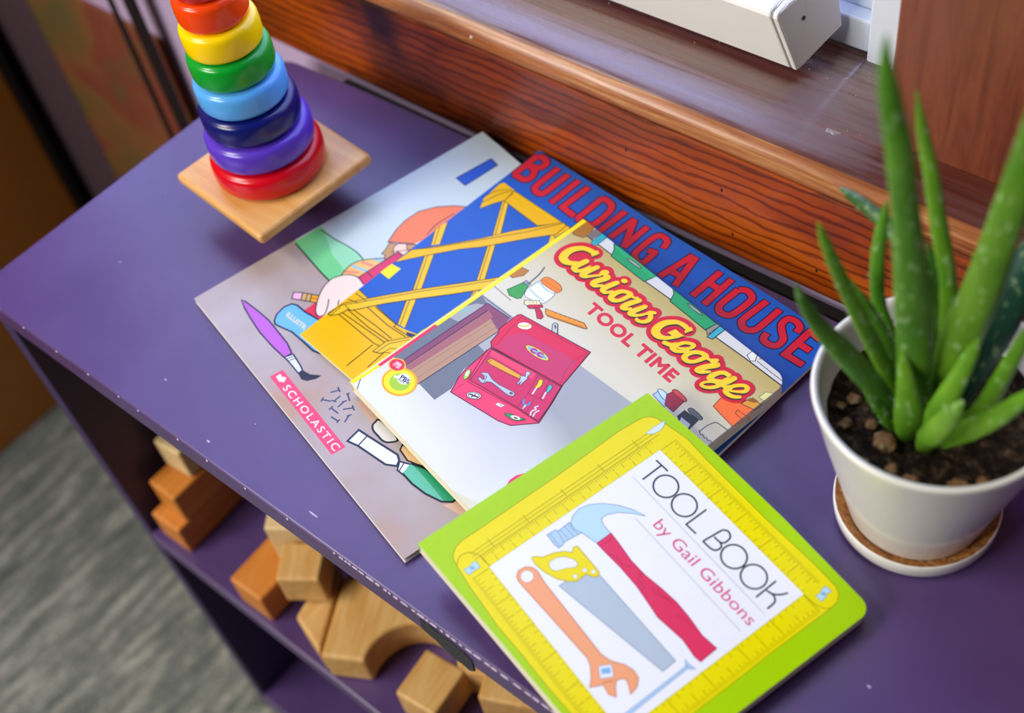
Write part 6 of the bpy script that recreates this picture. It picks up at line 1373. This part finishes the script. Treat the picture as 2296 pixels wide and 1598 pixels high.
def book(key, label, board, group=None):
    d = COVERS[key]; th = d['th']
    r = bpy.data.objects.new('board_book' if board else 'picture_book', None); C.objects.link(r); r.empty_display_size = .02
    u, v, n, o = (Vector(d[k]) for k in 'uvno')
    r.matrix_world = Matrix(((u.x, v.x, n.x, o.x), (u.y, v.y, n.y, o.y), (u.z, v.z, n.z, o.z), (0, 0, 0, 1)))
    tag(r, label, 'book')
    ct = .0014 if board else .0004
    bm, ms = cover_mesh(d, ct, th)
    obj.keep = True; obj('front_cover', bm, ms, r); obj.keep = False
    out = [(x * UN, y * UN) for x, y in pairs(d['outline'])]
    bm = bmesh.new()
    if board:
        k = 6; z0, z1 = ct, th - ct
        for i in range(k):
            a = z0 + (z1 - z0) * i / k; b = z0 + (z1 - z0) * (i + .93) / k
            prism(bm, inset(out, .0004 + .0004 * (i % 2)), a, b)
        prism(bm, inset(out, .0016), z0 - .0002, z1 + .0002)
    else:
        k = 4; z0, z1 = ct, th - ct
        for i in range(k): prism(bm, inset(out, .0006 + .0005 * ((i * 7) % 3)), z0 + (z1 - z0) * i / k, z0 + (z1 - z0) * (i + .9) / k)
    obj('page_block', bm, CREAM if board else WHITEP, r)
    bm = bmesh.new(); prism(bm, out, 0, ct); b_ = obj('back_cover', bm, CREAM if board else WHITEP, r)
    if board:   # the glued spine wraps the left edge
        bl = out[0]; tl = min(out, key=lambda p: p[0] - 2 * p[1]); bm = bmesh.new()
        dx = Vector((tl[0] - bl[0], tl[1] - bl[1], 0)); nn = Vector((-dx.y, dx.x, 0)).normalized()
        if nn.x > 0: nn = -nn
        a0 = Vector((bl[0], bl[1], 0)); pts = [a0 - nn * .0002, a0 + nn * .0008, a0 + dx + nn * .0008, a0 + dx - nn * .0002]
        prism(bm, [(p.x, p.y) for p in pts], 0, th - .0001); obj('spine', bm, mat('spine_' + key, '#9ccb0c' if key == 'T' else '#e2d008', .35), r)
    return r

# ---------------------------------------------------------------- setting: floor, walls, sill, window, casing
FZ = -.68
bm = bmesh.new(); box(bm, -2.2, 2.2, -2.2, .335, FZ - .04, FZ); tag(obj('floor', bm, CARPET), kind='structure')
WY = .309
bm = bmesh.new()
box(bm, -2.2, 2.2, WY, WY + .14, FZ - .04, .066)                # below the sill
box(bm, -2.2, -1.3, WY, WY + .14, .066, 2.3); box(bm, .72, 2.2, WY, WY + .14, .066, 2.3); box(bm, -1.3, .72, WY, WY + .14, 2.05, 2.3)
tag(obj('wall_back', bm, LILAC), kind='structure')
sill = empty('trim_1', (0, 0, 0), kind='structure')
prof = [(.3086, .068), (.40, .068), (.40, .101), (.37, .101), (.358, .1009), (.350, .1003), (.342, .0992), (.335, .0979), (.328, .0963), (.321, .0945), (.315, .0928), (.311, .0911), (.3078, .0886), (.3056, .0852), (.3046, .0815), (.3044, .0785), (.3048, .0762), (.3068, .0750), (.3086, .0748)]
bm = bmesh.new()
A = [bm.verts.new((-2.1, y, z)) for y, z in prof]; B = [bm.verts.new((2.1, y, z)) for y, z in prof]; n = len(prof)
for i in range(n): bm.faces.new((A[i], A[(i + 1) % n], B[(i + 1) % n], B[i]))
bm.faces.new(A); bm.faces.new(B[::-1]); s_ = obj('sill_board', bm, [SILL, NOSE], sill, smooth=True)
for p in s_.data.polygons: p.material_index = 1 if p.center.y < .3098 and len(p.vertices) == 4 else 0
for p in s_.data.polygons: p.use_smooth = len(p.vertices) == 4 and abs(p.normal.z) > -1 and p.center.z > .0745
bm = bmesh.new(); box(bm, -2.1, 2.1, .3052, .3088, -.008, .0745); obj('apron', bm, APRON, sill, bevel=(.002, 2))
random.seed(3)
bm = bmesh.new()
def blob(bm, c, rx, ry, z, h, n=14, j=.25):
    ring = [bm.verts.new((c[0] + rx * (1 + random.uniform(-j, j)) * math.cos(2 * PI * i / n), c[1] + ry * (1 + random.uniform(-j, j)) * math.sin(2 * PI * i / n), z)) for i in range(n)]
    t = [bm.verts.new((c[0] + (v.co.x - c[0]) * .75, c[1] + (v.co.y - c[1]) * .75, z + h)) for v in ring]
    bm.faces.new(t)
    for i in range(n): bm.faces.new((ring[i], ring[(i + 1) % n], t[(i + 1) % n], t[i]))
blob(bm, (.4555, .333), .0055, .0045, .0966, .0006); obj('dried_paint_drop', bm, mat('dried_glue', '#8f8890', .5), sill)
bm = bmesh.new(); blob(bm, (.2035, .3075), .0022, .0018, .0846, .0014, 9, .4); blob(bm, (.2065, .3060), .0012, .002, .0825, .0014, 8, .4); obj('white_chip', bm, mat('white_chip', '#d8d0bc', .6), sill)
random.seed(8); bm = bmesh.new()
for i in range(70):
    x_ = random.uniform(.16, .47); y_ = random.uniform(.322, .385) if i % 3 else random.uniform(.36, .385); zz_ = .1013 if y_ > .355 else .0955 + (y_ - .322) * .17
    bmesh.ops.create_icosphere(bm, subdivisions=1, radius=random.uniform(.0002, .0005), matrix=Matrix.Translation((x_, y_, zz_)))
tag(obj('dust', bm, mat('dust_specks', '#b8b4b0', .9), sill), 'pale dust specks', kind='stuff')
for x_, z_ in ((.3270, .0425), (.3985, .0440), (.4060, .010), (.465, .012)):
    bm = bmesh.new(); lathe(bm, [(.0010, 0), (.0008, .0003), (0, .0003)], n=12); h_ = obj('nail_hole', bm, mat('nail_hole_black', '#120a08', .8), sill, (x_, .3053, z_)); h_.rotation_euler = (PI / 2, 0, 0); h_.scale = (.8, 1.8, 1)
# window: white vinyl frame and lower sash, glass, roughly as far as the blind and the plant let it be seen
win = empty('window_1', (0, .392, .099), kind='structure')
bm = bmesh.new()
box(bm, .442, .49, -.004, .05, -.002, 1.95); box(bm, -1.30, -1.25, -.004, .05, -.002, 1.95); box(bm, -1.25, .442, -.002, .05, -.002, .002); box(bm, -1.25, .442, -.004, .05, 1.9, 1.95)
obj('frame', bm, VINYL, win, bevel=(.002, 2))
bm = bmesh.new()
box(bm, -1.25, .4405, .002, .045, .002, .0235); box(bm, -1.25, .4405, .012, .045, .0235, .040); box(bm, .405, .4405, .012, .045, .040, 1.9); box(bm, -1.25, -1.2, .012, .045, .040, 1.9)
obj('sash', bm, VINYL, win, bevel=(.0015, 2))
bm = bmesh.new(); box(bm, -1.2, .405, .028, .032, .040, 1.9); obj('pane', bm, GLASS, win)
# reddish varnished casing standing on the sill
cas = empty('trim_2', (0, 0, 0), kind='structure')
bm = bmesh.new(); box(bm, .4830, .72, .337, .402, .0975, 2.05); obj('casing_board', bm, CASING, cas, bevel=(.002, 2))
bm = bmesh.new(); box(bm, .44, .4425, .375, .3995, .094, 1.3); obj('gap_seal', bm, mat('dark_seal', '#50525a', .7), cas) if False else bm.free()

# ---------------------------------------------------------------- blind over the sill
bl = empty('window_blind', (0, .3535, .1078), label='white window blind with slanted bottom rail hanging above the wooden sill', cat='blind')
hexp = [(.000, .000), (-.0112, .0405), (-.0100, .0432), (.000, .0445), (.012, .0448), (.034, .0400), (.034, .0120), (.005, .0002)]
def rail(bm, x0, x1, g):
    q = [(y + g * (y - .012) * .5, z + g * (z - .022) * .5) for y, z in hexp]
    sh_ = lambda y, z: -.17 * z + (.30 * y if y > .01 else 0)     # the end is cut slightly askew
    a = [bm.verts.new((x0 + (sh_(y, z) if x0 > 0 else 0), y, z)) for y, z in q]; b = [bm.verts.new((x1 + sh_(y, z), y, z)) for y, z in q]; n = len(q)
    for i in range(n): bm.faces.new((a[i], a[(i + 1) % n], b[(i + 1) % n], b[i]))
    bm.faces.new(a); bm.faces.new(b[::-1])
bm = bmesh.new(); rail(bm, -1.2, .4135, 0); obj('bottom_rail', bm, WHITE_PL, bl, bevel=(.0012, 2))
bm = bmesh.new(); rail(bm, .4136, .4146, -.06); obj('joint', bm, mat('joint_grey', '#8c8c88', .6), bl)
bm = bmesh.new(); rail(bm, .4147, .4180, .0); ec = obj('end_cap', bm, WHITE_PL, bl, bevel=(.001, 2))
bm = bmesh.new(); lathe(bm, [(.0013, 0), (.0013, .0010), (0, .0010)], n=12); h_ = obj('screw_hole', bm, mat('dark_hole', '#2a2a2a', .7), ec, (.4150, .0090, .0300)); h_.rotation_euler = (0, PI / 2, 0)
bm = bmesh.new(); zz = .0450; k = 0; prev = None
while zz < 1.85:
    y = .026 if k % 2 else .012
    cur = (bm.verts.new((-1.19, y, zz)), bm.verts.new((.405, y, zz)))
    if prev: bm.faces.new((prev[0], prev[1], cur[1], cur[0]))
    prev = cur; zz += .012; k += 1
obj('pleated_shade', bm, SHADE, bl)

# ---------------------------------------------------------------- purple bookshelf
sh = empty('bookshelf', (0, 0, FZ), label='purple painted low bookshelf with worn front edge under the window sill', cat='bookshelf')
SX = 1.0
def at(z): return z - FZ
def corner_arc(cx, cy, r, a0, a1, n=8): return [(cx + r * math.cos(a0 + (a1 - a0) * i / n), cy + r * math.sin(a0 + (a1 - a0) * i / n)) for i in range(n + 1)]
outl = [(0.004, 0), (SX, 0), (SX, .285), (.30, .288), (.19, .2945), (.10, .2925)] + corner_arc(.026, .268, .021, PI / 2, PI, 6) + [(.0, .004)]
bm = bmesh.new(); prism(bm, outl, at(-.020), at(0)); obj('top_board', bm, PURPLE, sh, bevel=(.0018, 3))
bm = bmesh.new(); box(bm, .004, .020, .003, .27, 0, at(-.0202)); obj('side_panel', bm, [PURPLE_SHADED], sh, bevel=(.001, 2))
bm = bmesh.new(); box(bm, SX - .02, SX - .004, .003, .27, 0, at(-.0202)); obj('side_panel', bm, PURPLE_SHADED, sh, bevel=(.001, 2))
bm = bmesh.new(); box(bm, .0202, SX - .0202, .262, .27, 0, at(-.0202)); obj('back_panel', bm, PURPLE_SHADED, sh)
bm = bmesh.new(); box(bm, .060, SX - .01, .2975, .3045, 0, at(-.012)); tag(obj('gap_shade_board', bm, mat('gap_shade_black', '#17141a', .8), sh), 'black board added to darken the wall gap')  # added board, keeps the gap between shelf and wall black
bm = bmesh.new(); box(bm, .0202, SX - .0202, .001, .2615, at(-.318), at(-.302)); obj('shelf', bm, PURPLE, sh, bevel=(.002, 2))
bm = bmesh.new(); box(bm, .0202, SX - .0202, .001, .2615, at(-.66), at(-.632)); obj('bottom_shelf', bm, PURPLE, sh, bevel=(.002, 2))
# worn white paint along the front edge and scuffs on the top
random.seed(11); bm = bmesh.new()
x = .03
while x < .56:
    dense = x > .33; l = random.uniform(.002, .007 if dense else .0022); wdt = random.uniform(.0002, .0007 if dense else .0004)
    zt = at(0) - .0004; y0 = .0003
    vs = [bm.verts.new(p) for p in ((x, y0 - .0004, zt - wdt), (x + l * .5, y0 - .0005, zt - wdt * random.uniform(.6, 1.6)), (x + l, y0 - .0004, zt - wdt * random.uniform(.3, .9)), (x + l * .8, y0 + wdt * .5, zt + .0006), (x + l * .2, y0 + wdt * .3, zt + .0006))]
    bm.faces.new(vs); x += l + (random.uniform(-.0004, .0025) if dense else random.uniform(.012, .04))
for (cx, cy, l) in ((.324, .011, .010), (.176, .026, .002), (.235, .010, .003), (.07, .075, .001), (.25, .035, .001), (.62, .10, .002)):
    blob(bm, (cx, cy), l / 2, .0006, at(0) + .0002, .0002, 9, .4)
tag(obj('worn_paint', bm, mat('chipped_white', '#b9a8c8', .6), sh), 'white paint wear flecks', kind='stuff')
bm = bmesh.new()
tp = [(.4135, -.0165), (.4150, -.004), (.4185, -.0045), (.4225, -.003), (.4275, -.0055), (.4330, -.0045), (.4400, -.0065), (.4455, -.0075), (.4500, -.010), (.4495, -.024), (.4450, -.0285), (.4400, -.0262), (.4360, -.0275), (.4310, -.0245), (.4270, -.0235), (.4225, -.0195), (.4185, -.0185)]
vs = [bm.verts.new((x_, -.0006, at(z_))) for x_, z_ in tp]; vs2 = [bm.verts.new((x_, .0004, at(z_))) for x_, z_ in tp]
bm.faces.new(vs)
for i in range(len(tp)): bm.faces.new((vs[i], vs2[i], vs2[(i + 1) % len(tp)], vs[(i + 1) % len(tp)]))
obj('torn_tape', bm, mat('charcoal_tape', '#33353a', .9, bump=(900, .8, .002)), sh)
bm = bmesh.new()
blob(bm, (.012, -.0002), .009, .0009, at(-.013), .006, 12, .4)
obj('chipped_corner', bm, mat('charcoal_chip', '#2c2a32', .9), sh)

# ---------------------------------------------------------------- books
book('S', 'wide pale picture book with a purple paintbrush, lowest in the fanned pile', False)
book('H', 'blue picture book with yellow timber house frame, against the window wall', False)
book('G', 'square tool time board book with red toolbox, in the middle of the pile', True)
book('T', 'lime green tool book with yellow tape measure border, on top of pile', True)

# ---------------------------------------------------------------- ring stacker
tx, ty = .1296, .1775
toy = empty('ring_stacker', (tx, ty, 0), label='wooden rainbow ring stacking toy on square rocker base', cat='toy')
ang = math.radians(-5.5)
Mr = Matrix.Rotation(ang, 4, 'Z')
bm = bmesh.new(); hs = .0475; t0, t1 = .028, .0365
prism(bm, [(-hs, -hs), (hs, -hs), (hs, hs), (-hs, hs)], t0, t1, Mr)
obj('base_plate', bm, PLATE, toy, bevel=(.003, 3))
bm = bmesh.new(); lathe(bm, [(0, 0), (.008, .0006), (.017, .005), (.024, .012), (.030, .022), (.032, .0285), (0, .0285)], n=48); obj('rocker_foot', bm, PLATE, toy, smooth=True)
R_ = [.0378, .0353, .0320, .0292, .0266, .0245, .0220, .0195]
COLS = [('red', '#d2021c', .5), ('violet', '#5a38c0', .5), ('navy', '#0a1468', .5), ('light_blue', '#55a6ee', .5), ('green', '#019a2a', .5), ('yellow', '#ffd400', .5), ('orange', '#f04408', .5), ('red_top', '#c8260e', .5)]
z = .0366; hb = .0100
for i, (r_o, (nm, hx, _)) in enumerate(zip(R_, COLS)):
    a = .0135; bm = bmesh.new(); pr = []
    ri = max(r_o - 2 * a, .0065); am = (r_o - ri) / 2; rc = (r_o + ri) / 2
    for k in range(25):
        t = 2 * PI * k / 24; e = .48
        cs, sn = math.cos(t), math.sin(t)
        pr.append((rc + am * math.copysign(abs(cs) ** e, cs), z + hb + hb * math.copysign(abs(sn) ** e, sn)))
    lathe(bm, pr, n=72)
    bmesh.ops.remove_doubles(bm, verts=bm.verts, dist=1e-6)
    o = obj('ring', bm, mat('gloss_' + nm, hx, .24, .4, .15, .1), toy, smooth=True); tag(o, ['red bottom ring', 'violet ring', 'navy blue ring', 'light blue ring', 'green ring', 'yellow ring', 'orange ring', 'small red top ring'][i])
    z += 2 * hb
bm = bmesh.new(); lathe(bm, [(0, .036), (.0062, .036), (.0058, z + .002), (.003, z + .006), (0, z + .007)], n=32); obj('post', bm, PLATE, toy, smooth=True)

# ---------------------------------------------------------------- potted aloe
px, py = .589, .1990
pot = empty('potted_aloe', (px, py, 0), label='potted green aloe in white ceramic pot by the window sill', cat='plant')
bm = bmesh.new()
lathe(bm, [(0, .0032), (.0325, .0032), (.0336, .0042), (.0346, .008), (.0420, .040), (.0505, .075), (.0562, .102), (.0571, .1050), (.0566, .1064), (.0553, .1066), (.0538, .1056), (.0528, .1020), (.0470, .078), (0, .078)], n=96)
obj('pot', bm, CERAM, pot, smooth=True)
bm = bmesh.new()
lathe(bm, [(0, .0002), (.0375, .0002), (.0402, .0010), (.0412, .003), (.0418, .008), (.0418, .0122), (.0414, .0127), (.0409, .0123), (.0398, .006), (.0375, .0031), (0, .0031)], n=96); obj('saucer', bm, CERAM, pot, smooth=True)
random.seed(5); bm = bmesh.new()
n = 120; ri = []; 
for prof_r, prof_z in ((.0346, .0072), (.0366, .0082), (.0390, .0102), (.0411, .0124)):
    ri.append([bm.verts.new(((prof_r + random.uniform(-.0003, .0003)) * math.cos(2 * PI * i / n), (prof_r + random.uniform(-.0003, .0003)) * math.sin(2 * PI * i / n), prof_z + random.uniform(-.0006, .0007))) for i in range(n)])
for k in range(3):
    for i in range(n): bm.faces.new((ri[k][i], ri[k][(i + 1) % n], ri[k + 1][(i + 1) % n], ri[k + 1][i]))
tag(obj('mineral_crust', bm, RUST, pot, smooth=True), 'orange brown crust')
bm = bmesh.new(); n = 40; rr = [0, .012, .022, .031, .040, .0495]; g = [[bm.verts.new((0, 0, .0868))]]
for r in rr[1:]:
    g.append([bm.verts.new((r * math.cos(2 * PI * i / n), r * math.sin(2 * PI * i / n), .0845 + random.uniform(-.0022, .0022))) for i in range(n)])
for i in range(n): bm.faces.new((g[0][0], g[1][i], g[1][(i + 1) % n]))
for k in range(1, 5):
    for i in range(n): bm.faces.new((g[k][i], g[k + 1][i], g[k + 1][(i + 1) % n], g[k][(i + 1) % n]))
obj('soil', bm, SOIL, pot, smooth=True)
def pebble(x, y, z, r, s):
    random.seed(s); bm = bmesh.new(); bmesh.ops.create_icosphere(bm, subdivisions=2, radius=r)
    for v in bm.verts:
        v.co *= 1 + random.uniform(-.34, .26); v.co.z *= .65
    obj('pebble', bm, STONE, pot, (x, y, z), smooth=False)
for i, (x, y, r) in enumerate(((-.0100, -.0275, .0052), (.0295, -.0330, .0066), (.010, -.0400, .0040), (-.028, -.006, .0045), (-.034, -.0135, .0035), (-.020, -.022, .0026), (.000, -.0385, .0030), (.018, -.0415, .0034), (-.037, -.020, .0022), (-.030, -.028, .0030), (.036, -.022, .0028), (-.012, -.042, .0022), (.028, -.040, .0022))):
    pebble(x, y, .0862, r, i)
lm = [0, 1, 1, 3, 0, 1, 0, 2, 0, 1, 1, 1, 1, 0, 1, 2]
fw = Vector(CAM_FWD)
for li, pts in enumerate(LEAVES):
    P = catmull([tuple(p) for p in pts], False, 6); m = len(P); bm = bmesh.new(); rings = []
    for i, p in enumerate(P):
        a = Vector(P[max(i - 1, 0)][:3]); b = Vector(P[min(i + 1, m - 1)][:3]); t = (b - a).normalized()
        c = Vector(p[:3]) - Vector((px, py, 0)); view = (Vector(p[:3]) - Vector(CAM_LOC)).normalized()
        s = t.cross(view).normalized(); q = s.cross(t).normalized()
        hw = max(p[3], .0003); hk = hw * .48; ring = []
        for k in range(16):
            th = 2 * PI * k / 16; x_, y_ = math.cos(th), math.sin(th)
            yy = y_ if y_ < 0 else y_ * (.35 + .25 * abs(x_))
            ring.append(bm.verts.new(c + s * hw * x_ - q * hk * yy * -1))
        rings.append(ring)
    for i in range(m - 1):
        for k in range(16): bm.faces.new((rings[i][k], rings[i][(k + 1) % 16], rings[i + 1][(k + 1) % 16], rings[i + 1][k]))
    for i in range(8, m - 5, 4):   # small soft teeth on both margins
        for k, sg in ((0, 1), (8, -1)):
            v0 = rings[i][k].co; c0 = sum((v.co for v in rings[i]), Vector()) / 16; out_ = (v0 - c0).normalized(); tl_ = (rings[i + 1][k].co - v0); 
            a1, a2, a3 = v0 - out_ * .0003, v0 - out_ * .0003 + tl_.normalized() * .0012, v0 + out_ * .0010 + tl_.normalized() * .0012
            side = tl_.cross(out_).normalized() * .0004
            q4 = [bm.verts.new(p) for p in (a1 + side, a1 - side, a2, a3)]
            for f4 in ((0, 1, 3), (1, 2, 3), (2, 0, 3), (0, 2, 1)): bm.faces.new([q4[x] for x in f4])
    bm.faces.new(rings[0]); bm.faces.new(rings[-1][::-1])
    o = obj('leaf', bm, ALOE[lm[li]], pot, smooth=True)

# ---------------------------------------------------------------- wooden blocks on the lower shelf
SZ = -.302
def block(name, label, x, y, z, ang_deg, lx, ly, h, m, group='wooden building blocks'):
    o_ = bmesh.new(); box(o_, 0, lx, 0, ly, 0, h)
    o = obj(name, o_, m, None, (x, y, z), bevel=(.0022, 3)); o.rotation_euler = (0, 0, math.radians(ang_deg)); tag(o, label, 'block', group); return o
e = .0002
block('wooden_block', 'orange brown wooden x, y, z, ang_deg the bottom of the three-block stack', .0312, .0085, SZ + e, 2, .034, .135, .034, BLK_B)
block('wooden_block', 'middle orange wooden block of the stack by the shelf side panel', .0325, .0205, SZ + .0344, 0, .032, .135, .034, BLK_B)
block('wooden_block', 'pale wooden block topping the stack by the shelf side panel', .034, .0405, SZ + .0688, 6, .0285, .10, .034, BLK_C)
block('wooden_block', 'square orange block standing at shelf front beside the blocks stack', .134, .0055, SZ + e, 2, .036, .046, .036, BLK_B)
block('wooden_block', 'tilted tan block lying partly on the square orange block', .1880, .0192, SZ + .0366, 35, .034, .032, .034, BLK_A)
block('wooden_block', 'pale x, y, z, ang_deg the back behind the tilted tan block', .156, .0415, SZ + .0366, 35, .042, .03, .046, BLK_C)
# arch block
bm = bmesh.new(); arc = [(.070 + .035 * math.cos(PI - PI * i / 20), .035 * math.sin(PI - PI * i / 20)) for i in range(21)]
prism(bm, [(0, 0)] + arc + [(.14, 0), (.14, .07), (0, .07)], 0, .035)
o = obj('arch_block', bm, BLK_A, None, (.2415, .0022, SZ + .0005), bevel=(.003, 3)); o.rotation_euler = (0, 0, math.radians(29)); tag(o, 'arch shaped maple block with half round cutout, front of the shelf', 'block', 'wooden building blocks')
bm = bmesh.new(); prism(bm, [(0, 0), (.0375, -.0105), (.003, .050), (-.012, .050)], 0, .032)
o = obj('wedge_block', bm, BLK_A, None, (.2000, .0145, SZ + e), bevel=(.003, 3)); tag(o, 'wedge shaped maple block leaning left of the arch block', 'block', 'wooden building blocks')
block('wooden_block', 'maple block with wavy grain at the bottom edge, right of arch', .3074, .0145, SZ + e, 6, .036, .040, .036, BLK_A)
block('wooden_block', 'tan block under the torn tape patch at the shelf front', .3592, .0472, SZ + e, 25, .05, .04, .036, BLK_A)

# ---------------------------------------------------------------- left background
cab = empty('cabinet', (-.833, -.02, FZ), label='dark brown wooden cabinet standing on the carpet at far left', cat='cabinet')
bm = bmesh.new(); box(bm, -.25, .30, -.9, .300, 0, 1.4); obj('carcass', bm, CABWOOD, cab, bevel=(.004, 2))
bm = bmesh.new(); box(bm, .290, .303, .3002, .3085, 0, 1.4); obj('corner_shade_strip', bm, mat('corner_shade_black', '#0a0809', .6), cab)  # black strip imitates the shade in the gap behind the cabinet
bd = empty('painted_board', (-.32, .2975, FZ), label='finger painted multicolour board leaning on the lilac wall, far left', cat='artwork')
bm = bmesh.new(); box(bm, -.120, .121, .007, .0105, .0, FZ * -1 - .078); obj('panel', bm, BOARD, bd, bevel=(.002, 2))
bm = bmesh.new(); box(bm, -.262, -.1205, .0072, .0105, .0, .62); obj('wall_shade_panel', bm, mat('wall_shade_mauve', '#4a3540', .8), bd)  # dark panel stands in for the wall shaded by the cabinet
st = empty('metal_stand', (-.213, .289, FZ), label='black metal stand uprights in front of the painted board', cat='stand')
bm = bmesh.new(); box(bm, .002, .022, .002, .005, 0, 1.1); obj('upright', bm, BLACK, st, bevel=(.001, 2))
bm = bmesh.new(); box(bm, -.026, -.018, .002, .005, 0, 1.1); obj('upright', bm, BLACK, st, bevel=(.001, 2))
bm = bmesh.new(); box(bm, -.05, .05, -.12, .006, 0, .012); obj('foot', bm, BLACK, st, bevel=(.002, 2))
bpy.context.view_layer.update()
